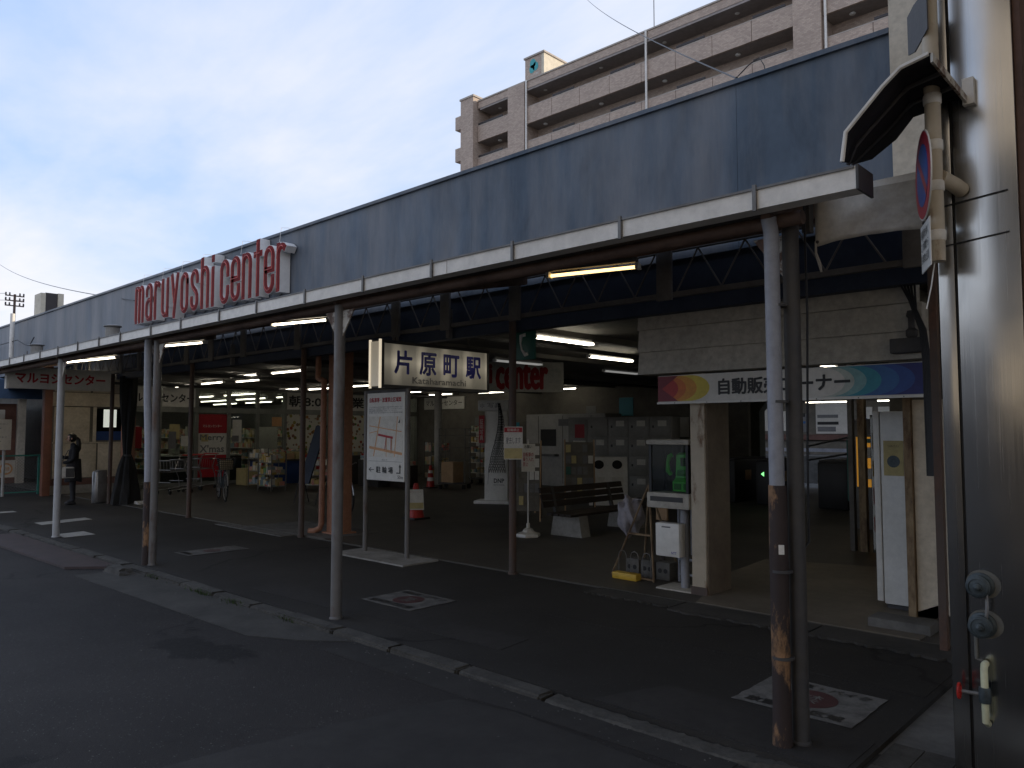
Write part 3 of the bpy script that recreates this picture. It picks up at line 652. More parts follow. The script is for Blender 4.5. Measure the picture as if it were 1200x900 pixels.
def ribbon(mb, pts, hw, X0, Z0, sc_, y0, y1):
    n = len(pts); P = [Vector((X0 + p[0] * sc_, 0, Z0 + p[1] * sc_)) for p in pts]; Lf, Rt = [], []
    for i in range(n):
        d0 = (P[i] - P[i - 1]).normalized() if i else None; d1 = (P[i + 1] - P[i]).normalized() if i < n - 1 else None
        if d0 is None: d0 = d1; Pq = P[i] - d1 * hw
        elif d1 is None: d1 = d0; Pq = P[i] + d0 * hw
        else: Pq = P[i]
        n0 = Vector((-d0.z, 0, d0.x)); n1 = Vector((-d1.z, 0, d1.x)); mm = (n0 + n1)
        mm.normalize(); k = hw / max(0.45, mm.dot(n1)); Lf.append(Pq + mm * k); Rt.append(Pq - mm * k)
    y0v, y1v = Vector((0, y0, 0)), Vector((0, y1, 0))
    rows = [[mb.v(q + yv) for q in side] for yv in (y0v, y1v) for side in (Lf, Rt)]
    for i in range(n - 1):
        for a, b in ((0, 1), (1, 3), (3, 2), (2, 0)): mb.bm.faces.new((rows[a][i], rows[a][i + 1], rows[b][i + 1], rows[b][i]))
    for i in (0, n - 1): mb.bm.faces.new((rows[0][i], rows[1][i], rows[3][i], rows[2][i]))
sg = thing('neon_sign', 'red and white raised shop name letters on the blue-grey parapet wall', 'sign', (-13.9, 6.3, 4.06))
NO = (-13.9, 6.3, 4.06); XS = 0.70
def word(wd, xa, xb):
    tot = sum(glyph(c)[1] for c in wd) * .70 * .80; gap = (xb - xa - tot - .1) / (len(wd) - 1); x = xa + .05; XS = .70
    for c in wd:
        st, w_ = glyph(c); yw = wall_y(x); base = 4.085 - (x + 17.1) * .004 + (.04 if c == 'y' else 0)
        b = MB(NO); f = MB(NO); t_ = MB(NO)
        for i, pl in enumerate(st):
            pl = [(p[0] * .80, p[1]) for p in pl]; ribbon(b, pl, .060, x, base, XS, yw - .20 - .0007 * i, yw - .02 - .0007 * i); ribbon(f, pl, .053, x, base, XS, yw - .207 - .001 * i, yw - .198 - .001 * i)
            t_.tube([(x + p[0] * XS, yw - .228, base + p[1] * XS) for p in pl], .007, 6)
        lo = b.build('letter', 'letter_white', sg)
        f.build('letter_face', 'neon_red', lo); t_.build('neon_tube', 'neon_tube', lo)
        x += w_ * XS * .80 + gap
word('maruyoshi', -17.12, -13.48); word('center', -13.24, -11.02)
for hx in (-16.9, -15.9, -15.0, -14.1, -12.6, -11.3):
    MB(NO).tube([(hx, wall_y(hx) - .15, 4.85), (hx, wall_y(hx) - .12, 5.09), (hx + .05, wall_y(hx), 5.10), (hx + .05, wall_y(hx) + .05, 5.06)], .004, 5).build('hanger_rod', 'gutter_white', sg)

# ---------------------------------------------------------------- hanging signs
sy0, sy1, sx = 4.07, 5.93, -17.0
s1 = thing('hanging_sign', 'grey white hanging sign with red katakana lettering under the canopy', 'sign', (sx, 5, 2.57))
o1 = (sx, 5, 2.57)
MB(o1).box(sx - .12, sx, sy0, sy1, 2.57, 2.985, .01).build('sign_box', 'sign_white', s1)
MB(o1).box(sx - .12, sx + .006, sy0 - .012, sy0 + .03, 2.56, 2.995).build('sign_frame', 'gutter_white', s1)
lettering('sign_lettering', 'マルヨシセンター', 'red_print', s1, (sx, sy0 + .14, 2.685), YP, ZP, 1.6, .195, .004, 0, o1, .04)
for yy in (4.4, 5.5): MB(o1).cyl((sx - .06, yy, 2.97), (sx - .06, yy, 3.3), .012, 6).build('hanger', 'steel_grey', s1)

kx, ky0, ky1, kz0, kz1 = -8.0, 6.06, 8.03, 2.31, 2.935
o2 = (kx, 7, kz0)
s2 = thing('station_sign', 'lit white station name box with blue kanji and Roman letters', 'sign', o2)
def box_face():
    m, t, b, o = newmat('lit_face')
    b.inputs['Base Color'].default_value = (0.42, 0.41, 0.37, 1); b.inputs['Roughness'].default_value = 0.4
    v = mapping(t, (1, 1, 1), 'World'); sp = t.nodes.new('ShaderNodeSeparateXYZ'); t.links.new(v, sp.inputs[0])
    a = t.nodes.new('ShaderNodeMath'); a.operation = 'SUBTRACT'; a.inputs[1].default_value = 2.66; t.links.new(sp.outputs[2], a.inputs[0])
    q = t.nodes.new('ShaderNodeMath'); q.operation = 'ABSOLUTE'; t.links.new(a.outputs[0], q.inputs[0])
    e = ramp(t, q.outputs[0], [(0.0, 1.0), (0.12, 0.5), (0.32, 0.16)])       # the tube inside glows through the sheet
    b.inputs['Emission Color'].default_value = (1.0, 0.88, 0.66, 1)
    mu = t.nodes.new('ShaderNodeMath'); mu.operation = 'MULTIPLY'; mu.inputs[1].default_value = 0.24
    sn = t.nodes.new('ShaderNodeMath'); sn.operation = 'SINE'; ph_ = t.nodes.new('ShaderNodeMath'); ph_.operation = 'MULTIPLY_ADD'; ph_.inputs[1].default_value = 14.6; ph_.inputs[2].default_value = -2.6; t.links.new(sp.outputs[1], ph_.inputs[0]); t.links.new(ph_.outputs[0], sn.inputs[0])
    row = ramp(t, sn.outputs[0], [(0.0, 0.42), (1.0, 1.0)]); e = mixc(t, 1.0, e, row, 'MULTIPLY'); t.links.new(e, mu.inputs[0]); t.links.new(mu.outputs[0], b.inputs['Emission Strength'])
box_face()
MB(o2).box(kx - .21, kx - .006, ky0, ky1, kz0 + .01, kz1 - .01).build('sign_box', 'steel_grey', s2)
MB(o2).box(kx - .006, kx, ky0 + .04, ky1 - .04, kz0 + .04, kz1 - .04).build('lit_panel', 'lit_face', s2)
for a, b in (((ky0, kz0), (ky1, kz0 + .042)), ((ky0, kz1 - .042), (ky1, kz1)), ((ky0, kz0 + .043), (ky0 + .042, kz1 - .043)), ((ky1 - .042, kz0 + .043), (ky1, kz1 - .043))):
    MB(o2).box(kx - .22, kx + .012, a[0], b[0], a[1], b[1]).build('sign_frame', 'dark_steel', s2)
MB(o2).box(kx - .20, kx - .02, ky0 - .02, ky0 - .002, kz0 + .02, kz1 - .02).build('end_panel', emat('lit_end', (1.0, .86, .64), .12, (.6, .58, .52)), s2)
for xx_ in (kx - .21, kx + .002): MB(o2).box(xx_ - .012, xx_ + .012, ky0 - .032, ky0 - .004, kz0 - .005, kz1 + .005).build('end_trim', emat('lit_trim', (1.0, .86, .64), .45, (.6, .58, .52)), s2)
for i, ch in enumerate('片原町駅'):
    lettering('kanji', ch, 'blue_print', s2, (kx, ky0 + .22 + i * .43, kz0 + .20), YP, ZP, .285, .30, .004, 0, o2, .035)
lettering('roman_lettering', 'Kataharamachi', 'grey_print', s2, (kx, ky0 + .52, kz0 + .075), YP, ZP, .98, .085, .004, 0, o2, .02)
for yy in (6.4, 7.7): MB(o2).cyl((kx - .1, yy, kz1 - .02), (kx - .1, yy, 3.2), .018, 8).build('hanger', 'truss_grey', s2)

ps = thing('telephone_sign', 'dark green square sign with white telephone handset symbol', 'sign', (-6.17, 6.8, 2.62))
op = (-6.17, 6.8, 2.62)
MB(op).box(-6.34, -6.0, 6.78, 6.82, 2.60, 2.97, .004).build('panel', 'green_board', ps)
MB(op).tube([(-6.13, 6.776, 2.90), (-6.20, 6.776, 2.89), (-6.21, 6.776, 2.80), (-6.19, 6.776, 2.72), (-6.13, 6.776, 2.66), (-6.09, 6.776, 2.67)], [.022, .026, .012, .012, .026, .022], 8).build('handset_symbol', 'white_paint', ps)
MB(op).box(-6.35, -5.99, 6.79, 6.81, 2.97, 3.0).build('bracket', 'truss_grey', ps)

# ---------------------------------------------------------------- map board
om = (-8.25, 6.33, ZF)
mb_ = thing('map_board', 'white bicycle no-parking area map board on two grey posts', 'map board', om)
structure_pad = MB(om).prism([(-8.95, 5.98, ZW - .01), (-7.42, 5.98, ZW - .01), (-7.42, 6.55, ZW - .01), (-8.95, 6.55, ZW - .01)], (0, 0, .03)).build('base_slab', 'concrete', mb_)
for xx_ in (-8.70, -7.80):
    MB(om).cyl((xx_, 6.35, ZW), (xx_, 6.35, 2.30), .032, 12).build('post', 'post_galv', mb_)
MB(om).box(-8.655, -7.845, 6.33, 6.36, 1.09, 2.26, .004).build('board', 'white_paint', mb_)
MB(om).box(-8.70, -7.80, 6.325, 6.375, 2.262, 2.30).build('board_frame', 'dark_steel', mb_)
yb = 6.329
def strip(x0, z0, x1, z1, w_, mat, nm, k=0, par=None, o_=om, y=yb):
    d = Vector((x1 - x0, 0, z1 - z0)).normalized(); n_ = Vector((-d.z, 0, d.x)) * w_ / 2; a = Vector((x0, y - .0006 * k, z0)); b = Vector((x1, y - .0006 * k, z1))
    return MB(o_).quad(a + n_, b + n_, b - n_, a - n_).build(nm, mat, par)
lettering('title', '自転車等・放置禁止区域図', 'red_print', mb_, (-8.60, yb, 2.135), XP, ZP, .68, .062, .001, 0, om, .03)
for k, zz_ in enumerate((2.06, 2.035, 2.01, 1.985)):
    lettering('fine_print', ['この区域内の公共の場所に自転車等を放置すると', '条例により即時に撤去することがあります。', '自転車等は駐輪場を利用してください。', 'お問い合わせは市役所まちなみ道路管理課'][k], 'grey_print', mb_, (-8.61, yb, zz_), XP, ZP, .72 - .1 * (k == 2), .018, .001, 0, om)
MB(om).box(-8.62, -7.88, yb - .001, yb + .002, 1.40, 1.945).build('map_print', 'paper', mb_)
k = 2
for a in ((-8.60, 1.53, -7.89, 1.45, .035), (-8.50, 1.41, -8.36, 1.94, .022), (-8.05, 1.41, -7.99, 1.94, .016), (-8.60, 1.82, -7.9, 1.74, .012), (-8.22, 1.41, -8.22, 1.68, .01), (-8.60, 1.72, -8.4, 1.75, .01), (-8.12, 1.45, -8.10, 1.68, .012)):
    strip(*a, 'orange_print', 'map_road', k, mb_); k += 1
for a in ((-8.40, 1.70, -8.08, 1.66, .03), (-8.25, 1.50, -8.22, 1.69, .012), (-8.12, 1.50, -8.12, 1.68, .012)):
    strip(*a, 'red_print', 'map_zone', k, mb_); k += 1
MB(om).prism([(-7.97, yb - .006, 1.86), (-7.93, yb - .006, 1.91), (-7.94, yb - .006, 1.85)], (0, .001, 0)).build('north_mark', 'black_print', mb_)
lettering('scale_note', '高松市', 'grey_print', mb_, (-8.32, yb, 1.355), XP, ZP, .12, .02, .001, 0, om)
strip(-8.61, 1.345, -7.89, 1.345, .004, 'grey_print', 'rule', 1, mb_)
lettering('direction', '駐 輪 場', 'black_print', mb_, (-8.44, yb, 1.19), XP, ZP, .36, .085, .001, 0, om, .03)
lettering('arrow', '←', 'black_print', mb_, (-8.61, yb, 1.20), XP, ZP, .12, .06, .001, .012, om)
MB(om).tube([(-8.00, yb - .002, 1.20), (-7.93, yb - .002, 1.20), (-7.93, yb - .002, 1.28)], .008, 5).build('turn_arrow', 'black_print', mb_)
MB(om).prism([(-7.955, yb - .004, 1.275), (-7.905, yb - .004, 1.275), (-7.93, yb - .004, 1.315)], (0, .002, 0)).build('turn_arrow_head', 'black_print', mb_)
lettering('distance', '50m', 'black_print', mb_, (-7.98, yb, 1.125), XP, ZP, .11, .045, .001, .006, om)

# ---------------------------------------------------------------- ground notice sheets
def floor_notice(x0, x1, y0, y1, lab, worn):
    c = ((x0 + x1) / 2, (y0 + y1) / 2, ZW)
    t_ = thing('ground_notice', lab, 'ground notice', c, 0, 'no-parking notices stuck on the walkway')
    zt = ZW + .0045
    rag = MB(c); pts = []
    for (ax, ay), (bx, by) in (((x0, y0), (x1, y0)), ((x1, y0), (x1, y1)), ((x1, y1), (x0, y1)), ((x0, y1), (x0, y0))):
        for i in range(8):
            f = i / 8; pts.append((ax + (bx - ax) * f + random.uniform(-.006, .006), ay + (by - ay) * f + random.uniform(-.006, .006), zt))
    rag.prism(list(reversed(pts)), (0, 0, .002)).build('sheet', 'notice_' + worn, t_)
    zt += .0028
    dsc = MB(c); r = min(x1 - x0, y1 - y0) * .27
    dsc.prism([(c[0] + r * math.cos(a * R(12)), c[1] + r * math.sin(a * R(12)), zt) for a in range(30)], (0, 0, .001)).build('disc', 'maroon', t_)
    lettering('disc_mark', '禁', 'notice_' + worn, t_, (c[0] - .07, c[1] - .08, zt + .0012), XP, YP, .14, .16, .001, 0, c)
    lettering('heading', '自転車・バイク', 'black_print', t_, (x0 + .05, y1 - .12, zt), XP, YP, (x1 - x0) - .12, .08, .001, 0, c, .03)
    lettering('warning', '放置禁止区域', 'black_print', t_, (x0 + .06, y0 + .04, zt), XP, YP, (x1 - x0) - .14, .085, .001, 0, c, .04)
    return t_
pm('maroon', (0.085, 0.03, 0.032), (0.06, 0.025, 0.026), 0.7, bump=0)
pm('notice_a', (0.17, 0.165, 0.155), (0.09, 0.087, 0.083), 0.85, scale=9, lo=.42, hi=.68, bump=.3)
pm('notice_b', (0.145, 0.14, 0.13), (0.075, 0.072, 0.07), 0.85, scale=8, lo=.40, hi=.66, bump=.3)
floor_notice(-2.33, -1.61, 4.47, 5.08, 'pale no-parking notice sheet on the ground beside the rusty end post', 'a')
floor_notice(-6.31, -5.57, 4.57, 5.15, 'worn grey notice sheet with dark disc on the walkway near the map board', 'b')
floor_notice(-10.55, -10.12, 4.55, 5.42, 'narrow grey notice sheet lying along the middle of the walkway', 'b')
for p, lab in (([(-15.75, 4.28), (-15.3, 4.28), (-15.6, 5.19), (-16.0, 5.19)], 'whitish sheet stuck on the walkway past the pale canopy post'), ([(-13.75, 4.02), (-13.25, 4.02), (-13.3, 4.48), (-13.85, 4.48)], 'whitish sheet stuck on the walkway at the foot of the pale post'), ([(-18.4, 4.2), (-18.1, 4.2), (-18.1, 4.6), (-18.4, 4.6)], 'small whitish sheet on the walkway under the katakana hanging sign')):
    c = (p[0][0], p[0][1], ZW)
    tag(MB(c).prism([(a, b, ZW + .0045) for a, b in p], (0, 0, .002)).build('ground_sheet', pm('sheet_white', (0.42, 0.41, 0.38), (0.28, 0.27, 0.25), 0.8, scale=7)), lab, 'ground notice')

# ---------------------------------------------------------------- corner: panels, rainbow sign, pillar
oc = (-3.1, 6.8, 2.33)
cf = thing('corner_fascia', 'grey concrete panel fascia above the rainbow sign', 'fascia', oc)
for i in range(3):
    z0 = 2.335 + i * .232; x1 = (-1.78, -1.80, -1.86)[i]
    MB(oc).prism([(x1, 6.745, z0), (x1, 6.775, z0 + .214), (x1, 6.775, z0 + .231), (x1, 6.95, z0 + .231), (x1, 6.95, z0)], (-4.52 - x1, 0, 0)).build('panel', 'panel_conc', cf)
orb = (-3.05, 6.85, 2.03)
rb = thing('rainbow_sign', 'long vending corner sign board with rainbow coloured ends', 'sign', orb)
bx0, bx1, bz0, bz1, by = -4.33, -1.745, 2.045, 2.315, 6.83
MB(orb).box(bx0, bx1, by, by + .06, bz0, bz1).build('board', 'sign_white', rb)
MB(orb).box(bx0 - .01, bx1 + .01, by - .006, by + .065, bz0 - .02, bz0 - .001).build('trim', 'white_paint', rb)
cols = {'rb0': (0.20, 0.015, 0.03), 'rb1': (0.46, 0.04, 0.035), 'rb2': (0.62, 0.17, 0.035), 'rb3': (0.66, 0.30, 0.04), 'rb4': (0.66, 0.52, 0.06), 'rc0': (0.016, 0.022, 0.17), 'rc1': (0.02, 0.07, 0.30), 'rc2': (0.03, 0.13, 0.36), 'rc3': (0.03, 0.27, 0.36), 'rc4': (0.20, 0.40, 0.42), 'rc5': (0.48, 0.54, 0.50)}
for k_, c_ in cols.items(): pm(k_, c_, tuple(v * .85 for v in c_), .45, bump=0)
def halfoval(xa, tip, mat, lay, side):
    hz_ = (bz1 - bz0) / 2 - .006; zc = (bz0 + bz1) / 2; pts = []
    if side > 0:
        pts = [(xa, by - .0008 * lay, zc - hz_)] + [(tip - (1 - math.cos(R(a))) * .22, by - .0008 * lay, zc + hz_ * math.sin(R(a))) for a in range(-90, 91, 10)] + [(xa, by - .0008 * lay, zc + hz_)]
    else:
        pts = [(xa, by - .0008 * lay, zc + hz_)] + [(tip + (1 - math.cos(R(a))) * .30, by - .0008 * lay, zc + hz_ * math.sin(R(a))) for a in range(90, -91, -10)] + [(xa, by - .0008 * lay, zc - hz_)]
    MB(orb).prism(pts, (0, .0006, 0)).build('colour_arc', mat, rb)
for i, (tip, m_) in enumerate(((-3.63, 'sign_white'), (-3.74, 'rb4'), (-3.88, 'rb3'), (-4.0, 'rb2'), (-4.09, 'rb1'))): halfoval(bx0 + .003, tip, m_, i + 1, 1)
MB(orb).prism([(bx0 + .003, by - .0052, bz0 + .006), (bx0 + .24, by - .0052, bz0 + .006), (bx0 + .05, by - .0052, (bz0 + bz1) / 2), (bx0 + .24, by - .0052, bz1 - .006), (bx0 + .003, by - .0052, bz1 - .006)], (0, .0006, 0)).build('colour_arc', 'rb0', rb)
for i, (tip, m_) in enumerate(((-2.50, 'rc5'), (-2.42, 'rc4'), (-2.32, 'rc3'), (-2.20, 'rc2'), (-2.06, 'rc1'), (-1.94, 'rc0'))):
    zc = (bz0 + bz1) / 2; hz_ = (bz1 - bz0) / 2 - .006; lay = i + 1
    pts = [(bx1 - .003, by - .0008 * lay, zc - hz_)] + [(tip - .16 + .18 * math.cos(R(a)), by - .0008 * lay, zc + hz_ * math.sin(R(a))) for a in range(-90, 91, 10)] + [(bx1 - .003, by - .0008 * lay, zc + hz_)]
    pts2 = [(bx1 - .003, by - .0008 * lay, zc + hz_), (tip - .16, by - .0008 * lay, zc + hz_)]
    arcp = [(tip - .16 + .22 * math.cos(R(a)), by - .0008 * lay, zc + hz_ * math.sin(R(a))) for a in range(90, -91, -10)]
    MB(orb).prism(pts2 + arcp[1:-1] + [(tip - .16, by - .0008 * lay, zc - hz_), (bx1 - .003, by - .0008 * lay, zc - hz_)], (0, .0006, 0)).build('colour_arc', m_, rb)
lettering('sign_lettering', '自動販売コーナー', 'black_print', rb, (-3.64, by - .001, 2.105), XP, ZP, 1.24, .15, .004, 0, orb, .035)
for i in range(7):
    MB(orb).lathe((bx0 + .2 + i * .36, by - .006, bz0 - .011), [(.006, 0), (.004, .004)], 8, 'Y').build('screw', 'steel_grey', rb)

pil = thing('cream_pillar', 'rust-stained cream square pillar beside the public telephone', 'pillar', (-3.94, 7.1, ZF))
MB((-3.94, 7.1, ZF)).box(-4.02, -3.862, 6.93, 7.40, ZW, 2.33, .006).build('shaft', 'cream_column', pil)
MB((-3.94, 7.1, ZF)).box(-3.861, -3.845, 6.955, 7.41, ZW, 2.30).build('side_face', pm('tan_side', (.20, .155, .11), (.14, .105, .075), .7, scale=2.5), pil)  # this side of the pillar is coloured darker and browner
MB((-3.94, 7.1, ZF)).box(-4.03, -3.85, 6.922, 6.929, ZW, ZW + .10).build('worn_foot', 'post_brown', pil)
ow = (-1.95, 7.3, ZF)
cw = thing('side_partition', 'cream partition panel with rust-streaked timber edge beside the vending machine', 'partition', ow)
MB(ow).prism([(-2.04, 7.28, .2), (-1.78, 7.28, .2), (-1.79, 7.28, .32), (-1.86, 7.28, .24), (-1.90, 7.28, .16), (-2.04, 7.28, .16)][::-1], (0, .03, 0)).build('broken_foot', 'cream_wall', cw)
MB(ow).box(-2.04, -1.64, 7.283, 7.32, .20, 2.02).build('panel', 'cream_wall', cw)
MB(ow).box(-2.105, -2.045, 7.24, 7.33, .12, 2.04).build('timber_edge', 'wood_post', cw)
MB(ow).box(-1.80, -1.60, 7.33, 7.9, .12, 3.1).build('return_panel', 'beige_wall', cw)
tag(MB((-1.66, 6.5, ZW)).box(-1.668, -1.615, 6.45, 6.52, ZW - .01, 3.05).build('rust_post', 'post_brown'), 'rusty flat post at the corner beside the stainless column', 'post')
tag(MB((-2.0, 6.9, ZW)).box(-2.30, -1.82, 6.80, 7.06, ZW, .20, .01).build('concrete_block', 'concrete_dark'), 'dark concrete block lying in front of the cream partition', 'block')
cb = MB((-1.75, 6.7, 2.6))
for i in range(5):
    cb.tube([(-1.95 + .03 * i, 6.70, 2.98), (-1.86 + .012 * i, 6.66, 2.80 - .02 * i), (-1.78 + .01 * i, 6.63, 2.55), (-1.76 + .012 * i, 6.62, 2.3), (-1.75 + .01 * i, 6.6, 1.4)], .009, 6)
tag(cb.build('cable_bundle', 'black_plastic'), 'bundle of black cables running down the corner beside the fascia', 'cables')
mt_ = thing('corner_fitting', 'dark electrical bracket with insulator at the fascia end', 'bracket', (-1.9, 6.7, 2.42))
MB((-1.9, 6.7, 2.42)).box(-2.02, -1.78, 6.66, 6.755, 2.38, 2.50, .008).build('bracket', 'dark_steel', mt_)
MB((-1.9, 6.7, 2.42)).lathe((-1.86, 6.70, 2.50), [(.03, 0), (.045, .02), (.045, .06), (.025, .08), (.025, .16), (.04, .18), (.03, .22)], 12).build('insulator', 'dark_steel', mt_)

# vending machine, seen from its side
ov = (-2.1, 8.0, ZF)
vm = thing('vending_machine', 'white drinks vending machine seen from its plain side', 'vending machine', ov)
MB(ov).box(-2.40, -1.80, 7.56, 8.55, .17, 1.93, .012).build('cabinet', 'white_paint', vm)
MB(ov).box(-2.46, -2.405, 7.555, 8.55, .19, 1.93, .006).build('door', 'white_paint', vm)
MB(ov).box(-2.464, -2.461, 7.58, 8.51, .64, 1.88).build('lit_back', emat('vend_lit', (0.9, 0.95, 1.0), .22, (.1, .1, .1)), vm)
MB(ov).box(-2.488, -2.484, 7.57, 8.52, .62, 1.90).build('display_window', 'glass', vm)
for r_ in range(4):
    for c_ in range(7): MB(ov).cyl((-2.472, 7.66 + c_ * .12, .80 + r_ * .26), (-2.472, 7.66 + c_ * .12, .95 + r_ * .26), .008, 8).build('sample_can', ('goods', 'red_plastic', 'yellow')[(r_ + c_) % 3], vm)
MB(ov).box(-2.39, -2.1, 7.60, 8.5, .10, .17).build('plinth', 'dark_steel', vm)
MB(ov).box(-2.37, -2.20, 7.553, 7.559, 1.34, 1.66).build('label_plate', 'paper_yellow', vm)
MB(ov).lathe((-2.285, 7.553, 1.47), [(.055, 0), (.055, .003)], 18, 'Y').build('label_emblem', 'cast_grey', vm)
lettering('label_text', 'つめたい', 'black_print', vm, (-2.335, 7.552, 1.60), XP, ZP, .10, .02, .001, 0, ov)

# ---------------------------------------------------------------- public telephone
ot = (-4.22, 7.1, ZF)
ph = thing('public_telephone', 'green public telephone in a small glazed booth on a pole', 'telephone', ot)
px0, px1, py0, py1, pz0, pz1 = -4.53, -4.06, 6.95, 7.27, .97, 1.66
MB(ot).box(px0 - .02, px1 + .02, py0 - .03, py1 + .02, pz1 - .055, pz1, .018).build('hood', 'panel_conc', ph)
MB(ot).box(px0 - .015, px1 + .015, py0 - .025, py1 + .015, pz0 - .02, pz0 + .14, .012).build('shelf', 'panel_conc', ph)
MB(ot).box(px0 + .03, px1 - .05, py0 - .029, py0 - .026, pz0 + .05, pz0 + .10).build('coin_slot', 'dark_steel', ph)
for a in ((px0, py0), (px1 - .03, py0), (px0, py1 - .03), (px1 - .03, py1 - .03)):
    MB(ot).box(a[0], a[0] + .03, a[1], a[1] + .03, pz0 + .14, pz1 - .055).build('corner_post', 'black_plastic', ph)
MB(ot).box(px0 + .03, px1 - .03, py0 + .010, py0 + .014, pz0 + .14, pz1 - .055).build('glass_pane', 'glass', ph)
MB(ot).box(px1 - .014, px1 - .010, py0 + .03, py1 - .03, pz0 + .14, pz1 - .055).build('glass_pane', 'glass_dark', ph)
MB(ot).box(px0 + .010, px0 + .014, py0 + .03, py1 - .03, pz0 + .14, pz1 - .055).build('glass_pane', 'glass_dark', ph)
MB(ot).box(px0 + .03, px1 - .03, py1 - .02, py1 - .015, pz0 + .14, pz1 - .055).build('glass_pane', 'glass_dark', ph)
gp = MB(ot)
gp.prism([(-4.31, 7.20, 1.12), (-4.31, 7.06, 1.12), (-4.31, 7.06, 1.22), (-4.31, 7.12, 1.26), (-4.31, 7.14, 1.50), (-4.31, 7.20, 1.52)], (.21, 0, 0))
tb_ = gp.build('telephone_body', 'phone_green', ph)
MB(ot).tube([(-4.35, 7.10, 1.29), (-4.375, 7.08, 1.33), (-4.38, 7.085, 1.42), (-4.37, 7.10, 1.48), (-4.345, 7.12, 1.50)], [.022, .026, .018, .026, .022], 10).build('handset', 'phone_green', ph)
MB(ot).box(-4.25, -4.13, 7.116, 7.128, 1.38, 1.47).build('keypad_plate', pm('phone_dark', (.035, .24, .035), (.03, .2, .03), .4, bump=0), tb_)
MB(ot).box(-4.29, -4.11, 7.112, 7.13, 1.275, 1.34, .004).build('display_strip', 'phone_dark', tb_)
for i in range(12): MB(ot).box(-4.245 + (i % 3) * .036, -4.22 + (i % 3) * .036, 7.110, 7.116, 1.385 + (i // 3) * .021, 1.400 + (i // 3) * .021).build('key', 'black_plastic', tb_)
MB(ot).box(-4.29, -4.21, 7.052, 7.059, 1.14, 1.20).build('dial_label', 'phone_dark', tb_)
MB(ot).box(-4.18, -4.13, 7.052, 7.059, 1.14, 1.20).build('card_slot', 'phone_dark', tb_)
MB(ot).box(-4.14, -4.11, 7.048, 7.052, 1.42, 1.5).build('tag_paper', 'paper', tb_)
MB(ot).cyl((-4.20, 7.10, ZF), (-4.20, 7.10, pz0), .045, 16).build('pole', 'pvc_grey', ph)
MB(ot).box(-4.45, -4.03, 6.93, 7.27, ZW, ZW + .035, .008).build('base_plate', 'panel_conc', ph)
mbx = MB(ot).box(-4.44, -4.16, 6.92, 7.045, .46, .80, .012).build('battery_box', 'white_paint', ph)
MB(ot).box(-4.36, -4.26, 6.914, 6.921, .755, .768).build('box_handle', 'grey_print', mbx)
lettering('box_print', 'NTT', 'blue_print', mbx, (-4.25, 6.919, .49), XP, ZP, .06, .025, .001, .01, ot)
MB(ot).tube([(-4.11, 7.1, .96), (-4.09, 7.08, .84), (-4.04, 7.06, .78), (-4.02, 7.06, .80)], .007, 6).build('cord', 'black_plastic', ph)
fr = thing('pipe_frame', 'pale pipe frame standing behind the public telephone', 'frame', (-4.2, 7.45, ZF))
for pts in ([(-4.46, 7.42, ZF), (-4.46, 7.42, 1.0)], [(-4.30, 7.42, ZF + .3), (-4.30, 7.42, 1.0)], [(-4.06, 7.42, ZF), (-4.06, 7.42, 1.0)], [(-4.46, 7.42, .36), (-4.06, 7.42, .36)], [(-4.46, 7.42, .95), (-4.06, 7.42, .95)], [(-4.46, 7.42, .2), (-4.06, 7.42, .2)]):
    MB((-4.2, 7.45, ZF)).cyl(*pts, .014, 8).build('pipe', 'pvc_grey', fr)
nbb = thing('stake_sign', 'narrow orange-tan board on a stake to one side of the public telephone', 'board', (-4.73, 7.52, ZF))
MB((-4.73, 7.52, ZF)).box(-4.80, -4.66, 7.50, 7.53, .75, 1.55).build('panel', 'wood_board', nbb)
MB((-4.73, 7.52, ZF)).box(-4.75, -4.71, 7.505, 7.525, ZF, .75).build('stake', 'wood_dark', nbb)
# wire stand, blocks and bag
orr = (-5.0, 7.4, ZF)
ws = thing('wire_stand', 'rusty wire A-frame stand leaning beside the public telephone', 'stand', orr)
for pts in ([(-5.22, 7.22, ZF), (-4.80, 7.36, 1.15)], [(-4.80, 7.36, 1.15), (-4.62, 7.16, ZF)], [(-5.12, 7.72, ZF), (-4.80, 7.36, 1.12)], [(-4.80, 7.36, 1.12), (-4.55, 7.62, ZF)], [(-5.22, 7.22, ZF + .02), (-4.62, 7.16, ZF + .02)], [(-5.02, 7.28, .60), (-4.72, 7.26, .60)]):
    MB(orr).cyl(*pts, .013, 6).build('wire', 'wood_post', ws)
for i in range(3):
    cx = -5.08 + i * .16
    MB(orr).tube([(cx - .05, 7.24, ZF)] + [(cx + .05 * math.cos(a), 7.24, .36 + .05 * math.sin(a)) for a in (3.14, 2.4, 1.57, .8, 0)] + [(cx + .05, 7.24, ZF)], .005, 5).build('loop', 'steel_grey', ws)
for i in range(3):
    bx = -5.02 + i * .2
    t_ = MB((bx, 7.42, ZF)).box(bx - .085, bx + .085, 7.34, 7.50, ZF, ZF + .19, .006)
    o = t_.build('hollow_block', 'concrete_dark'); tag(o, ('hollow concrete block behind the wire stand, at the bench end of its row', 'hollow concrete block behind the wire stand, middle of its row', 'hollow concrete block behind the wire stand, at the telephone end of its row')[i], 'block')
    for q in (-.035, .035): MB((bx, 7.42, ZF)).lathe((bx + q, 7.339, ZF + .10), [(.026, 0), (.026, .002)], 12, 'Y').build('hole', 'black_plastic', o)
tag(MB((-4.93, 7.2, ZF)).box(-5.10, -4.78, 7.06, 7.17, ZF, ZF + .075, .012).build('yellow_block', 'yellow'), 'yellow wheel-stop block on the floor by the wire stand', 'block')
b = MB((-5.22, 7.6, .75))
bmesh.ops.create_icosphere(b.bm, subdivisions=4, radius=.19)
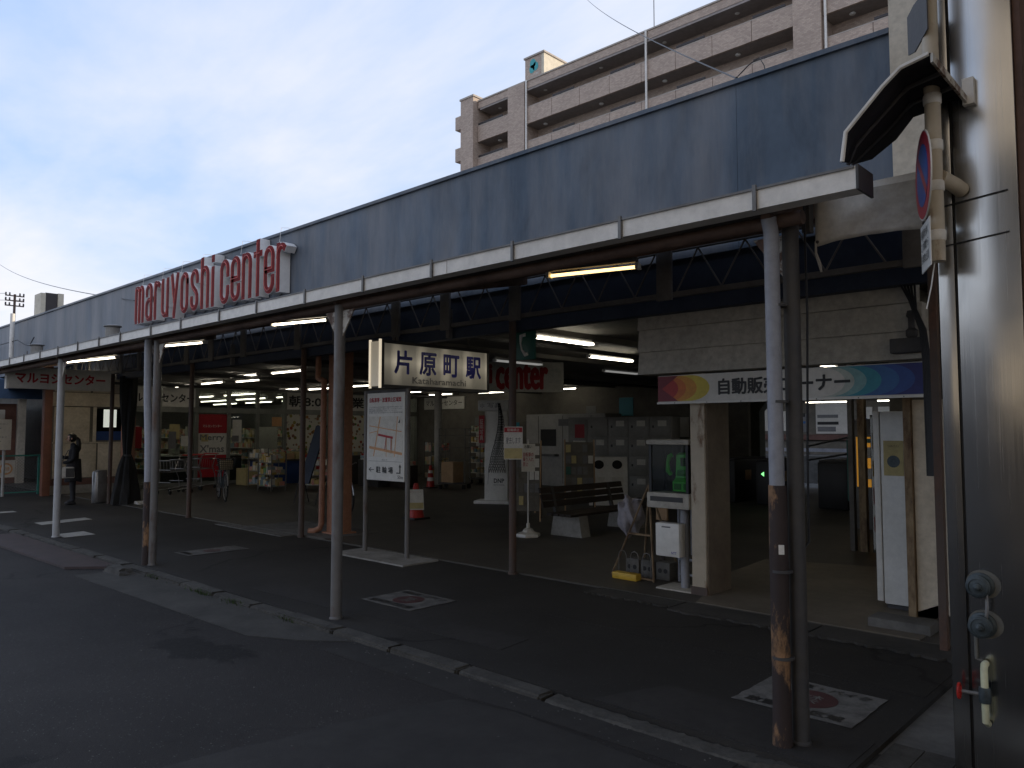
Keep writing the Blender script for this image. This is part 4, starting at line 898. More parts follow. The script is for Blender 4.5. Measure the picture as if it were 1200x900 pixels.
for v in b.bm.verts:
    k_ = 1 + .22 * math.sin(7 * v.co.x / .19 + 2 * v.co.z / .1) * math.cos(5 * v.co.y / .19) + random.uniform(-.02, .02)
    v.co = Vector((v.co.x * .75 * k_, v.co.y * .8 * k_, v.co.z * 1.15 * k_))
for f in b.bm.faces: f.smooth = True
tag(b.build('plastic_bag', 'bag_plastic'), 'crumpled grey plastic bag hanging on the wire stand', 'bag')
MB(orr).tube([(-5.20, 7.58, .88), (-5.08, 7.48, .96), (-4.90, 7.38, .98)], .006, 5).build('tie', 'bag_plastic', ws)

# ---------------------------------------------------------------- stainless arcade column and what hangs on it
oa = (-.9, 4.4, .07)
ac = thing('arcade_column', 'tall brushed stainless arcade column with hose inlets and a red tap', 'column', oa)
MB(oa).box(-1.040, -.968, 4.215, 4.75, .07, 7.2, .004).build('cladding', 'stainless', ac)
MB(oa).box(-.956, -.692, 4.215, 4.75, .07, 7.2, .004).build('cladding', 'stainless', ac)
MB(oa).box(-.972, -.952, 4.235, 4.74, .07, 7.2).build('groove', 'black_plastic', ac)
MB(oa).box(-.690, -.66, 4.24, 4.75, .07, 7.2).build('side_strip', 'brown_beam', ac)
for z_, n_ in ((1.02, 0), (.835, 1)):
    vx = -.905 + .004 * n_
    hv = MB(oa).lathe((vx, 4.215, z_), [(.060, -.002), (.058, .008), (.047, .012), (.047, .03), (.040, .034), (.040, .048)], 24, 'Y').build('hose_inlet', 'cast_grey', ac)
    MB(oa).lathe((vx, 4.168, z_), [(.051, 0), (.052, .012), (.046, .015), (.045, .019), (.038, .021), (.036, .017), (.020, .019), (.018, .028), (.011, .03), (.012, .042), (.005, .046)], 24, 'Y').build('inlet_cap', 'cast_grey', hv)
    sl = MB(oa).grid(lambda u, v: (vx + .012 + (.068 * u + .002) * math.cos(6.283 * v) * 1.05, 4.2135, z_ + .006 + (.065 * u + .002) * math.sin(6.283 * v)), 1, 24).build('sealant_ring', 'sealant', hv)
MB(oa).tube([(-.88, 4.20, .985), (-.872, 4.17, .93), (-.88, 4.18, .87)], .008, 6).build('chain', 'steel_grey', ac)
MB(oa).tube([(-.932, 4.210, .78), (-.932, 4.210, .675), (-.905, 4.210, .67)], .008, 6).build('sealant_line', 'sealant', ac)
MB(oa).tube([(-.893, 4.205, .66), (-.893, 4.175, .66), (-.893, 4.165, .64), (-.893, 4.165, .40), (-.893, 4.205, .385)], .016, 12).build('cream_pipe', 'cream_pipe', ac)
MB(oa).lathe((-.893, 4.165, .49), [(.024, 0), (.026, .01), (.026, .06), (.024, .07)], 14).build('valve_body', 'cast_grey', ac)
MB(oa).cyl((-.91, 4.165, .525), (-.995, 4.155, .525), .009, 10).build('valve_stem', 'steel_grey', ac)
tw = MB(oa)
for i in range(4):
    a = i * math.pi / 2 + .4; tw.cyl((-.995, 4.155, .525), (-.997, 4.155 + .024 * math.cos(a), .525 + .036 * math.sin(a)), .006, 6)
tw.lathe((-1.003, 4.155, .525), [(.012, 0), (.012, .018)], 10, 'X'); 
for i in range(18):
    a, a2 = i * math.pi / 9, (i + 1) * math.pi / 9
    tw.cyl((-.997, 4.155 + .026 * math.cos(a), .525 + .034 * math.sin(a)), (-.997, 4.155 + .026 * math.cos(a2), .525 + .034 * math.sin(a2)), .006, 6)
tw.build('hand_wheel', 'red_plastic', ac)
for z_ in (2.86, 2.66): MB(oa).tube([(-1.045, 4.208, z_), (-.73, 4.205, z_ + .03)], .0035, 5).build('tie_wire', 'black_plastic', ac)
MB(oa).box(-.90, -.85, 4.18, 4.214, 3.34, 3.47).build('bracket_plate', 'gutter_white', ac)
# unseen arcade roof on the column, its extent shaped to darken the right side
MB(oa).box(-1.1, 14, -2.5, 8.5, 7.2, 7.5).build('arcade_roof', 'gutter_white', ac)
# curved metal hood between gutter and column
A = [(-1.31, 3.72, 3.035), (-1.29, 3.72, 3.175), (-1.12, 3.72, 3.345), (-1.04, 3.72, 3.41), (-.92, 3.72, 3.435)]
B = [(-1.52, 4.5, 3.285), (-1.43, 4.5, 3.29), (-1.30, 4.5, 3.37), (-1.21, 4.5, 3.47), (-.89, 4.2, 3.38)]
hd = thing('metal_hood', 'dark curved sheet metal hood between gutter end and stainless column', 'hood', (-1.3, 4.5, 3.3))
hb = MB((-1.3, 4.5, 3.3))
def lerp(p, q, t_): return tuple(a + (b - a) * t_ for a, b in zip(p, q))
def prof(P, u):
    u *= len(P) - 1; i = min(int(u), len(P) - 2); return lerp(P[i], P[i + 1], u - i)
hb.grid(lambda u, v: lerp(prof(A, u), prof(B, u), v), 8, 4, False).build('sheet', 'hood_dark', hd, .014)
MB((-1.3, 4.5, 3.3)).tube([(p[0] - .006, p[1], p[2] + .004) for p in A], .011, 6).build('edge_trim', 'gutter_white', hd)
MB((-1.3, 4.5, 3.3)).prism([A[4], B[4], (B[4][0], B[4][1], B[4][2] - .035), (A[4][0], A[4][1], A[4][2] - .04)], (.012, -.008, 0)).build('end_strip', 'gusset_paint', hd)
for t_ in (.33, .66):
    MB((-1.3, 4.5, 3.3)).tube([tuple(a - (.0, .0, .012)[i] for i, a in enumerate(lerp(prof(A, u / 9), prof(B, u / 9), t_))) for u in range(10)], .012, 6).build('rib', 'dark_steel', hd)
# beam and canvas strip
cv = thing('canvas_blind', 'off-white canvas strip laced under a beam beside the end post', 'canvas', (-1.4, 4.35, 2.8))
ocv = (-1.4, 4.35, 2.8)
MB(ocv).box(-1.72, -1.05, 4.36, 4.42, 3.07, 3.115).build('beam', 'gutter_white', cv)
MB(ocv).grid(lambda u, v: (-1.70 + u * .58, 4.35 + .006 * math.sin(9 * u + 3 * v) + .005 * math.sin(23 * u * v), 3.075 - v * (.275 - .02 * math.sin(3.14 * u))), 24, 10).build('cloth', 'canvas', cv, .003)
MB(ocv).tube([(-1.695, 4.345, 2.83), (-1.69, 4.33, 2.76), (-1.675, 4.34, 2.70), (-1.665, 4.34, 2.65)], [.006, .007, .01, .006], 6).build('lace_end', 'canvas', cv)
for q in ((-1.685, 2.825), (-1.13, 2.83)): MB(ocv).lathe((q[0], 4.342, q[1]), [(.010, 0), (.008, .006)], 10, 'Y').build('eyelet', 'dark_steel', cv)
MB(ocv).box(-1.78, -1.735, 4.36, 4.42, 2.90, 3.2).build('hanger', 'dark_steel', cv)
# sign pole with no-parking disc
osp = (-1.0, 4.05, 2.57)
sp_ = thing('sign_pole', 'cream sign pole with round blue no-parking sign and small plate', 'road sign', osp)
PX, PY = -1.0, 4.05
MB(osp).cyl((PX, PY, 2.56), (PX, PY, 4.1), .036, 16).build('pole', 'cream_column', sp_)
for z_ in (3.33, 3.10, 2.90, 2.66): MB(osp).lathe((PX, PY, z_), [(.0375, 0), (.041, .005), (.041, .045), (.0375, .05)], 16).build('band', 'gutter_white', sp_)
MB(osp).tube([(PX + .02, PY + .01, 2.97), (PX + .06, PY + .10, 2.945), (PX + .075, 4.214, 2.93)], .036, 14).build('arm', 'cream_column', sp_)
import mathutils
nd = Vector((-.915, -.40, 0)).normalized()       # the disc faces along the street, seen nearly edge-on
sd = Vector((-nd.y, nd.x, 0))
dc = Vector((PX, PY, 2.985)) + nd * .045
def disc(r, off, nm, mat, par, th=.004):
    b = MB(osp); b.prism([dc + nd * off + sd * (r * math.cos(R(a))) + Vector((0, 0, r * math.sin(R(a)))) for a in range(0, 360, 10)], nd * th); return b.build(nm, mat, par)
pm('sign_blue', (0.03, 0.09, 0.40), (0.025, 0.08, 0.34), .35, bump=0); pm('sign_red', (0.50, 0.03, 0.05), (0.44, .025, .045), .35, bump=0)
dd = disc(.215, 0, 'disc', 'gutter_white', sp_, .006)
disc(.208, .007, 'red_ring', 'sign_red', dd, .001); disc(.150, .0085, 'blue_field', 'sign_blue', dd, .001)
sb = MB(osp); c0 = dc + nd * .0102; u_ = (sd * -.7071 + Vector((0, 0, .7071))); n_ = (sd * .7071 + Vector((0, 0, .7071))) * .02
sb.quad(c0 + u_ * .15 + n_, c0 - u_ * .15 + n_, c0 - u_ * .15 - n_, c0 + u_ * .15 - n_); sb.build('slash', 'sign_red', dd)
plb = MB(osp); pc_ = Vector((PX, PY, 2.64)) + nd * .045
plb.prism([pc_ + sd * a + Vector((0, 0, b_)) for a, b_ in ((-.125, -.115), (.125, -.115), (.125, .115), (-.125, .115))], nd * .004); pl = plb.build('small_plate', 'white_paint', sp_)
for i, tx in enumerate(('軽車両を除く', 'この標識から', '駐車禁止区間')):
    lettering('plate_text', tx, 'black_print', pl, pc_ + nd * .006 + sd * -.10 + Vector((0, 0, .045 - i * .06)), sd, ZP, .19, .045, .001, .006, osp)
MB(osp).tube([(PX - .01, PY, 2.58), (PX - .03, PY, 2.45), (PX - .06, PY + .02, 2.34)], .003, 5).build('loose_wire', 'white_paint', sp_)
bs = MB(osp); bc = Vector((PX - .07, PY + .03, 3.76)); bn = Vector((.8, .6, 0)); bd = Vector((-.6, .8, 0))
bs.prism([bc + bd * a + Vector((0, 0, b_)) for a, b_ in ((-.13, -.08), (.02, -.12), (.10, -.10), (.10, .10), (.02, .12), (-.13, .12))], bn * .006); bs.build('sign_back', 'dark_steel', sp_)
# cream neighbour wall behind the corner
nb = thing('corner_building', 'cream neighbour building rising behind the stainless column', 'building', (-.5, 7.5, 0))
MB((-.5, 7.5, 0)).box(-1.926, 3.6, 6.575, 7.25, 3.57, 9.0).build('wall', 'cream_wall', nb)
MB((-.5, 7.5, 0)).box(-1.55, 3.6, 7.0, 22.0, 0.07, 3.1).build('wall', 'cream_wall', nb)
MB((-.5, 7.5, 0)).box(-1.30, 1.6, 6.43, 6.573, 3.9, 4.2).build('ledge', 'brown_beam', nb)
MB((-.5, 7.5, 0)).box(-1.30, 1.6, 6.45, 6.573, 4.75, 5.0).build('ledge', 'brown_beam', nb)
# ---------------------------------------------------------------- lamps
def lamp_proto(mat, name):
    o = MB(); o.box(-.62, .62, -.045, .045, .03, .075, .006)
    return o
def lamp(x, y, z, rz, label, group, tmat='tube_white', L=1.24, twin=False, cat='lamp', stem=0):
    t_ = thing('fluorescent_lamp', label, cat, (x, y, z), rz, group)
    key = (tmat, L, twin)
    if key not in LAMPS:
        h = MB().box(-L / 2, L / 2, -.022, .022, .034, .075, .006).build('housing', 'steel_grey', t_)
        tubes = [MB().cyl((-L / 2 + .02, yy, 0), (L / 2 - .02, yy, 0), .013 if L < 1.2 else .016, 10).build('tube', tmat, t_) for yy in ((-.035, .035) if twin else (0,))]
        caps = [MB().box(s * L / 2 - .012, s * L / 2 + .012, -.04, .04, -.018, .028).build('socket', 'white_paint', t_) for s in (-1, 1)]
        LAMPS[key] = [h] + tubes + caps
    else:
        for p in LAMPS[key]:
            c = p.copy(); COL.objects.link(c); c.parent = t_
    if stem: MB().cyl((0, 0, .07), (0, 0, stem), .012, 6).build('stem', 'truss_grey', t_)
    return t_
LAMPS = {}
clabs = ['lit tube lamp under the canopy between rusty end post and station sign, warm yellow', 'lit tube lamp under the canopy beside the grey post near the orange column', 'lit tube lamp under the canopy beside the post with the bent downpipe', 'lit tube lamp under the canopy next to the katakana hanging sign']
for (x, y, rz_), lb, tm in zip(((-3.58, 4.73, 15), (-7.70, 4.69, 14), (-10.95, 4.74, 13), (-14.45, 4.70, 9)), clabs, ('tube_warm', 'tube_canopy', 'tube_canopy', 'tube_canopy')):
    emat('tube_canopy', (1.0, 0.88, 0.66), 6.0)
    lamp(x, y, 2.985, R(rz_), lb, None, tm, {-3.58: .74, -7.70: .86, -10.95: 1.05, -14.45: 1.7}[x], stem=.27)
emat('tube_fill', (1.0, 0.86, 0.62), 16.0)  # strong tube for a hidden lamp added to brighten the end wall
lamp(-20.3, 6.15, 2.985, 0, 'added hidden tube lamp brightening the cream end wall', None, 'tube_fill', 1.24, True, stem=.3)
hall = 'hall tube lamp hanging under the station ceiling'
for x, y, rz_, tm in ((-6.65, 8.15, 90, 'tube_white'), (-7.75, 10.75, 90, 'tube_white'), (-9.4, 10.2, 90, 'tube_faint'), (-9.4, 13.4, 90, 'tube_faint')):
    lamp(x, y, 2.985, R(rz_), {8.15: 'lit ceiling tube lamp right beside the green telephone sign', 10.75: 'lit ceiling tube lamp over the station hall bench', 10.2: 'unlit but faintly glowing ceiling tube lamp above the leaflet racks', 13.4: 'unlit but faintly glowing ceiling tube lamp above the coin lockers'}[y], 'station hall ceiling lamps', tm, 1.24, True)
for x, y in ((-14.95, 8.8), (-16.75, 8.75), (-19.9, 9.5), (-21.8, 9.6), (-18.35, 9.7), (-21.3, 12.6), (-20.25, 13.05), (-21.4, 16.1), (-19.8, 16.2), (-20.3, 18.0), (-18.0, 18.2), (-15.0, 18.2), (-18.0, 13.0), (-15.5, 16.3)):
    lamp(x, y, 3.03, 0, 'lit white tube lamp under the ceiling before the shop front', 'lamps before the shop front', 'tube_white')
for i in range(4):
    for j in range(5):
        lamp(-25.5 - 3.2 * i, 9.0 + 2.1 * j, 3.03, 0, 'lit tube lamp in a ceiling row inside the supermarket', 'lamps inside the supermarket', 'tube_white', 2.4)
for x in (-7.7, -5.9):
    lamp(x, 20.2, 2.50, 0, 'lit tube lamp hanging over the platform beyond the gates', 'platform lamps', 'tube_white', 1.1, stem=.62)

lamp(-3.1, 9.6, 2.985, R(90), 'added hidden tube lamp brightening the vending corner floor', None, 'tube_white', 1.24, True)  # hidden lamp added to brighten the vending corner
lamp(-5.6, 14.6, 2.985, R(90), 'added hidden tube lamp brightening the passage between vending corner and ticket gates', None, 'tube_white', 1.24, True)  # hidden lamp added to brighten the way to the gates
# ---------------------------------------------------------------- supermarket front
of = (-22.8, 13.5, ZF)
sf = thing('shop_front', 'glazed supermarket front with pale frames, film and opening hours sign', 'shop front', of)
FX = -22.8
mull = [8.15, 9.30, 10.40, 11.42, 12.38, 13.36, 15.0, 16.68, 17.85, 18.98]
for i, y_ in enumerate(mull):
    MB(of).box(FX - .06, FX + .06, y_ - .05, y_ + .05, ZF, 3.12).build('mullion', 'alu_frame', sf)
for a, b in zip(mull, mull[1:]):
    MB(of).box(FX - .055, FX + .055, a + .05, b - .05, 2.30, 2.46).build('transom', 'alu_frame', sf)
    MB(of).box(FX - .05, FX + .05, a + .05, b - .05, 3.02, 3.12).build('head', 'alu_frame', sf)
    MB(of).box(FX - .05, FX + .05, a + .05, b - .05, ZF, .22).build('sill', 'alu_frame', sf)
for i, (a, b) in enumerate(zip(mull, mull[1:])):
    if i in (5, 6): MB(of).box(FX - .01, FX + .012, a + .05, b - .05, .22, 2.30).build('film_panel', 'veg_film', sf)
    else: MB(of).box(FX - .005, FX + .005, a + .05, b - .05, .22, 2.30).build('glass_pane', 'glass', sf)
    if i in (0, 1, 5, 6): MB(of).box(FX - .01, FX + .02, a + .05, b - .05, 2.46, 3.02).build('sign_panel', 'sign_white', sf)
    else: MB(of).box(FX - .005, FX + .005, a + .05, b - .05, 2.46, 3.02).build('glass_pane', 'glass', sf)
lettering('shop_name', 'マルヨシセンター', 'black_print', sf, (FX + .022, 8.35, 2.60), YP, ZP, 1.95, .24, .002, 0, of, .03)
lettering('opening_hours', '朝8:00~営業', 'black_print', sf, (FX + .022, 13.50, 2.56), YP, ZP, 3.0, .36, .002, 0, of, .03)
rp_ = MB(of).box(FX + .008, FX + .018, 10.46, 11.36, .35, 2.26).build('christmas_poster', 'red_print', sf)
MB(of).box(FX + .0185, FX + .021, 10.46, 11.36, 1.02, 1.68).build('poster_band', 'paper', rp_)
lettering('poster_text', 'Merry', 'grey_print', rp_, (FX + .0215, 10.52, 1.42), YP, ZP, .76, .22, .001, 0, of, .03)
lettering('poster_text', "X'mas", 'grey_print', rp_, (FX + .0215, 10.52, 1.10), YP, ZP, .76, .22, .001, 0, of, .03)
lettering('poster_text', 'マルヨシセンター', 'paper', rp_, (FX + .0185, 10.60, 1.86), YP, ZP, .6, .08, .001, 0, of)
for y_, z_, w_, h_, m_ in ((9.6, 1.5, .3, .45, 'paper_yellow'), (8.5, 1.6, .25, .3, 'paper'), (9.95, 1.3, .22, .3, 'paper'), (11.55, 1.4, .3, .7, 'paper'), (12.9, 1.9, .35, .3, 'orange_print'), (17.1, 1.5, .4, .5, 'paper')):
    MB(of).box(FX + .008, FX + .014, y_, y_ + w_, z_, z_ + h_).build('window_notice', m_, sf)
# room behind the glass
rm = thing('supermarket_room', 'bright supermarket sales room seen through the shop front', 'room', (-32, 14, ZF))
orm = (-32, 14, ZF)
MB(orm).box(-42.1, -42, 6.5, 21, ZF, 3.12).build('rear_wall', 'white_wall', rm)
MB(orm).box(-42, -22.9, 21.0, 21.1, ZF, 3.12).build('side_wall', 'white_wall', rm)
MB(orm).box(-42, -22.45, 8.0, 8.08, ZF, 3.12).build('side_wall', 'white_wall', rm)
for gi, gy in enumerate((9.4, 12.1, 14.8, 17.5)):
    og = (-30, gy, ZF)
    g_ = thing('shelf_unit', ('stocked supermarket shelf unit behind the glass, nearest the entrance doors', 'stocked supermarket shelf unit behind the red poster', 'stocked supermarket shelf unit behind the vegetable film', 'stocked supermarket shelf unit by the inner corner of the shop')[gi], 'shelf', og)
    MB(og).box(-38, -26.5, gy - .03, gy + .03, ZF, 1.75).build('back_panel', 'white_wall', g_)
    for z_ in (.2, .6, 1.0, 1.4):
        MB(og).box(-38, -26.5, gy - .38, gy + .38, ZF + z_ - .02, ZF + z_).build('shelf_board', 'white_paint', g_)
        q = MB(og)
        for s in (-1, 1):
            x_ = -38.0
            while x_ < -26.7:
                w_ = random.uniform(.12, .3); q.box(x_, x_ + w_ - .012, gy + s * .08, gy + s * random.uniform(.28, .36), ZF + z_ + .002, ZF + z_ + random.uniform(.16, .33)); x_ += w_
        stuff(q.build('goods', 'goods', g_))
    MB(og).box(-26.49, -26.44, gy - .40, gy + .40, ZF, 1.9).build('end_panel', 'paper', g_)
for i, (cy, lb) in enumerate(((12.0, 'checkout counter behind the glass beside the red poster'), (10.4, 'checkout counter behind the entrance doors'))):
    oq = (-24.4, cy, ZF); c_ = thing('checkout_counter', lb, 'counter', oq)
    MB(oq).box(-25.2, -23.6, cy - .3, cy + .3, ZF, .95, .02).build('base', 'dark_steel', c_)
    MB(oq).box(-25.25, -23.55, cy - .34, cy + .34, .95, 1.0, .01).build('top', 'white_paint', c_)
    MB(oq).box(-24.5, -24.2, cy - .1, cy + .15, 1.0, 1.35, .02).build('till', 'paper', c_)
# goods stand just outside the shop: boxes and blue-covered table
ob = (-21.9, 12.6, ZF)
bt = thing('goods_table', 'dark blue covered goods table in front of the shop window', 'table', ob)
MB(ob).box(-22.5, -21.5, 12.0, 13.5, ZF, .82, .02).build('cover', 'blue_cloth', bt)
MB(ob).box(-22.55, -21.45, 11.95, 13.55, .82, .86).build('top', 'dark_steel', bt)
for i in range(4):
    by_ = 12.15 + i * .33; oo = (-22, by_, .86)
    cr = thing('goods_crate', ('carton of goods on the blue table, at its poster end', 'carton of goods on the blue table, second from its poster end', 'carton of goods on the blue table, third from its poster end', 'carton of goods on the blue table, at its film end')[i], 'carton', oo)
    MB(oo).box(-22.3, -21.7, by_, by_ + .28, .86, 1.04 + .05 * (i % 2), .008).build('carton', ('wood_board', 'paper_yellow')[i % 2], cr)
    MB(oo).box(-22.27, -21.73, by_ + .02, by_ + .26, 1.045 + .05 * (i % 2), 1.12 + .05 * (i % 2), .02).build('contents', 'goods', cr)
oy = (-21.9, 11.7, ZF)
tag(MB(oy).box(-22.2, -21.6, 11.4, 11.9, ZF, .62, .01).build('carton', 'paper_yellow'), 'yellowish carton standing beside the blue goods table', 'carton')

# ---------------------------------------------------------------- station hall furniture
# round white column
tag(MB((-17.7, 15.58, ZF)).lathe((-17.7, 15.58, ZF), [(.13, 0), (.13, .02), (.115, .03), (.115, 2.93), (.13, 2.95), (.13, 3.02)], 20).build('round_column', 'white_wall'), 'round white column in the middle of the station hall', 'column')
# orange column with downpipe
oo = (-10.5, 7.1, ZF)
oc_ = thing('orange_column', 'orange painted steel column with orange drainpipe and elbow', 'column', oo)
MB(oo).box(-10.62, -10.34, 7.0, 7.28, ZF, 3.05, .006).build('shaft', 'orange_paint', oc_)
MB(oo).box(-10.68, -10.28, 6.95, 7.33, ZF, ZF + .03).build('base_plate', 'orange_paint', oc_)
MB(oo).tube([(-10.95, 7.02, 3.0), (-10.95, 7.02, 2.72), (-10.93, 7.0, 2.62), (-10.80, 6.98, 2.58), (-10.70, 6.97, 2.56), (-10.69, 6.96, 2.45), (-10.69, 6.95, .28), (-10.70, 6.93, .20), (-10.78, 6.88, .155), (-10.86, 6.83, .15)], .047, 12).build('drainpipe', 'orange_paint', oc_)
# cone with notice
oq = (-11.15, 9.28, ZF)
cn = thing('traffic_cone', 'red traffic cone wrapped with a white and yellow notice', 'traffic cone', oq)
MB(oq).box(-11.34, -10.96, 9.09, 9.47, ZF, ZF + .035, .01).build('base', 'black_plastic', cn)
MB(oq).lathe((-11.15, 9.28, ZF), [(.16, .035), (.15, .06), (.045, .64), (.035, .66)], 20).build('cone', 'red_plastic', cn)
cd = Vector((.77, -.64, 0)); cs = Vector((.64, .77, 0)); pc = Vector(oq) + cd * .155
nn = MB(oq).prism([pc + cs * a + Vector((0, 0, b_)) - cd * (b_ - .15) * .16 for a, b_ in ((-.15, .18), (.15, .18), (.13, .55), (-.13, .55))], cd * .003).build('notice', 'paper', cn)
MB(oq).prism([pc + cd * .004 + cs * a + Vector((0, 0, b_)) - cd * (b_ - .15) * .16 for a, b_ in ((-.14, .20), (.14, .20), (.135, .31), (-.135, .31))], cd * .002).build('yellow_band', 'paper_yellow', nn)
lettering('notice_text', '駐輪禁止', 'red_print', nn, pc + cd * .003 - cd * .062 + cs * -.11 + Vector((0, 0, .44)), cs, (-.77 * .0, 0, 1), .22, .07, .006, .01, oq)
# photo booth panel with net
oq = (-12.2, 12.45, ZF)
db = thing('photo_booth', 'tall white photo print panel with logo and a black net over it', 'booth', oq)
rzb = math.atan2(.30, .52)
db.rotation_euler = (0, 0, rzb)
MB().box(-.24, .30, -.02, .35, .05, 2.10, .01).build('panel', 'white_paint', db)
MB().box(-.38, .34, -.10, .36, 2.08, 2.33, .03).build('header', 'white_paint', db)
lettering('header_mark', '✽ 写真', 'grey_print', db, (-.33, -.101, 2.15), XP, ZP, .5, .12, .001, 0)
MB().box(-.36, -.23, -.06, -.05, 1.36, 1.98).build('red_banner', 'red_print', db)
lettering('banner_text', '証\n明\n写\n真', 'paper', db, (-.34, -.062, 1.42), XP, ZP, .08, .48, .001, .004)
MB().box(-.45, .40, -.18, .36, 0, .07, .01).build('plinth', 'white_paint', db)
lettering('logo', 'DNP', 'black_print', db, (-.02, -.021, .46), XP, ZP, .24, .10, .001, .02)
lettering('logo_line', 'PHOTO STATION', 'grey_print', db, (-.02, -.021, .40), XP, ZP, .24, .03, .001, 0)
MB().tube([(-.16, -.022, .42), (-.14, -.022, .72), (-.05, -.022, .84), (.05, -.022, .76), (.16, -.022, .86), (.24, -.022, .70)], .004, 5).build('logo_curve', 'grey_print', db)
nt_ = MB()
def netp(u, v):
    z_ = 2.25 - 1.55 * v; wd = .05 + .36 * v ** 1.2; return Vector((.13 - wd * .5 + wd * u + .05 * math.sin(5 * v), -.14 - .03 * math.sin(9 * u + 4 * v), z_))
for i in range(9):
    for k_ in (-1, 1):
        nt_.tube([netp(min(1, max(0, i / 8 + k_ * .12 * math.sin(j * 1.2))), j / 18) for j in range(19)], .004, 4, False)
for j in range(1, 26): nt_.tube([netp(i / 8, j / 26) for i in range(9)], .003, 4, False)
stuff(nt_.build('net', 'net_black', db))
# sign stand with moulded base
oq = (-8.02, 8.92, ZF)
ss = thing('notice_stand', 'thin notice stand with paper on a moulded white base', 'stand', oq)
MB(oq).lathe((-8.02, 8.92, ZF), [(.19, 0), (.20, .015), (.19, .05), (.10, .075), (.07, .12), (.03, .14), (.03, .2), (.02, .21)], 6).build('base', 'sign_white', ss)
MB(oq).cyl((-8.02, 8.92, ZF + .2), (-8.02, 8.92, 1.62), .010, 8).build('rod', 'white_paint', ss)
pc = Vector((-8.02, 8.92, 0)) + cd * .014
nn = MB(oq).prism([pc + cs * a + Vector((0, 0, b_)) for a, b_ in ((-.105, 1.12), (.105, 1.12), (.11, 1.55), (-.11, 1.55))], cd * .004).build('notice', 'paper', ss)
lettering('notice_text', 'お願い', 'black_print', nn, pc + cd * .006 + cs * -.06 + Vector((0, 0, 1.48)), cs, ZP, .12, .05, .001, .01, oq)
lettering('notice_text', '自転車の\n乗り入れ\n禁止', 'red_print', nn, pc + cd * .006 + cs * -.085 + Vector((0, 0, 1.20)), cs, ZP, .17, .22, .001, .006, oq)
# notice on the rear post
oq = (-6.14, 6.5, 1.45)
pn = thing('post_notice', 'white, red and yellow notice strapped to the brown rear post', 'notice', oq)
q0 = Vector((-6.14, 6.56, 0)) + cd * .055
MB(oq).prism([q0 + cs * a + Vector((0, 0, b_)) for a, b_ in ((-.11, 1.42), (.11, 1.42), (.11, 1.80), (-.11, 1.80))], cd * .004).build('sheet', 'paper', pn)
MB(oq).prism([q0 + cd * .0045 + cs * a + Vector((0, 0, b_)) for a, b_ in ((-.105, 1.735), (.105, 1.735), (.105, 1.79), (-.105, 1.79))], cd * .002).build('red_band', 'red_print', pn)
MB(oq).prism([q0 + cd * .0045 + cs * a + Vector((0, 0, b_)) for a, b_ in ((-.105, 1.43), (.105, 1.43), (.105, 1.55), (-.105, 1.55))], cd * .002).build('yellow_band', 'paper_yellow', pn)
lettering('notice_text', '駐輪禁止', 'paper', pn, q0 + cd * .0068 + cs * -.07 + Vector((0, 0, 1.745)), cs, ZP, .14, .035, .001, .006, oq)
lettering('notice_text', '撤去します', 'grey_print', pn, q0 + cd * .0045 + cs * -.085 + Vector((0, 0, 1.60)), cs, ZP, .17, .08, .001, .01, oq)
# bench
oq = (-7.6, 10.2, ZF)
bn_ = thing('bench', 'dark slatted wooden bench on concrete feet', 'bench', oq)
for i in range(4): MB(oq).box(-7.84 + i * .125, -7.735 + i * .125, 9.15, 11.35, .44, .48, .008).build('seat_slat', 'wood_dark', bn_)
for i in range(3):
    z_ = .55 + i * .11; x_ = -7.90 - .03 * i
    MB(oq).prism([(x_, 9.15, z_), (x_ - .026, 9.15, z_ + .09), (x_ - .056, 9.15, z_ + .09), (x_ - .03, 9.15, z_)], (0, 2.2, 0)).build('back_slat', 'wood_dark', bn_)
for y_ in (9.45, 10.95):
    MB(oq).prism([(-7.92, y_ - .11, ZF), (-7.30, y_ - .11, ZF), (-7.36, y_ - .11, .438), (-7.86, y_ - .11, .438)], (0, .22, 0)).build('foot', 'concrete', bn_)
    MB(oq).prism([(-7.91, y_ - .03, .40), (-7.86, y_ - .03, .40), (-7.98, y_ - .03, .86), (-8.02, y_ - .03, .86)], (0, .06, 0)).build('back_support', 'dark_steel', bn_)
# leaflet racks
def rack(cx, cy, rz_, lab, hgt, wd):
    t_ = thing('leaflet_rack', lab, 'leaflet rack', (cx, cy, ZF), rz_)
    for s in (-1, 1):
        MB().cyl((s * wd / 2, -.28, 0), (s * wd / 2, .02, hgt), .014, 6).build('leg', 'wood_board', t_)
        MB().cyl((s * wd / 2, .30, 0), (s * wd / 2, .02, hgt), .012, 6).build('leg', 'wood_dark', t_)
    MB().prism([(-wd / 2, -.23, .18), (wd / 2, -.23, .18), (wd / 2, 0.0, hgt - .05), (-wd / 2, 0.0, hgt - .05)], (0, .012, 0)).build('panel', 'beige_wall', t_)
    for r_ in range(5):
        f0 = .20 + r_ * .155
        for c_ in range(5):
            z0 = f0 * hgt; y0 = -.25 + .23 * (z0 - .18) / (hgt - .23) - .02
            x_ = -wd / 2 + .02 + c_ * (wd - .03) / 5
            if random.random() < .85: MB().prism([(x_, y0, z0), (x_ + (wd - .1) / 5, y0, z0), (x_ + (wd - .1) / 5, y0 + .02, z0 + .11 * hgt), (x_, y0 + .02, z0 + .11 * hgt)], (0, .006, 0)).build('leaflet', random.choice(('paper', 'grey_print', 'paper', 'grey_print', 'beige_wall', 'paper_yellow', 'green_board', 'steel_grey')), t_)
    return t_
rack(-9.55, 10.6, R(38), 'leaflet rack leaning open behind the notice stand', 1.45, .5)
rack(-9.9, 12.6, R(40), 'leaflet rack beside the white bin with round holes', 1.45, .6)
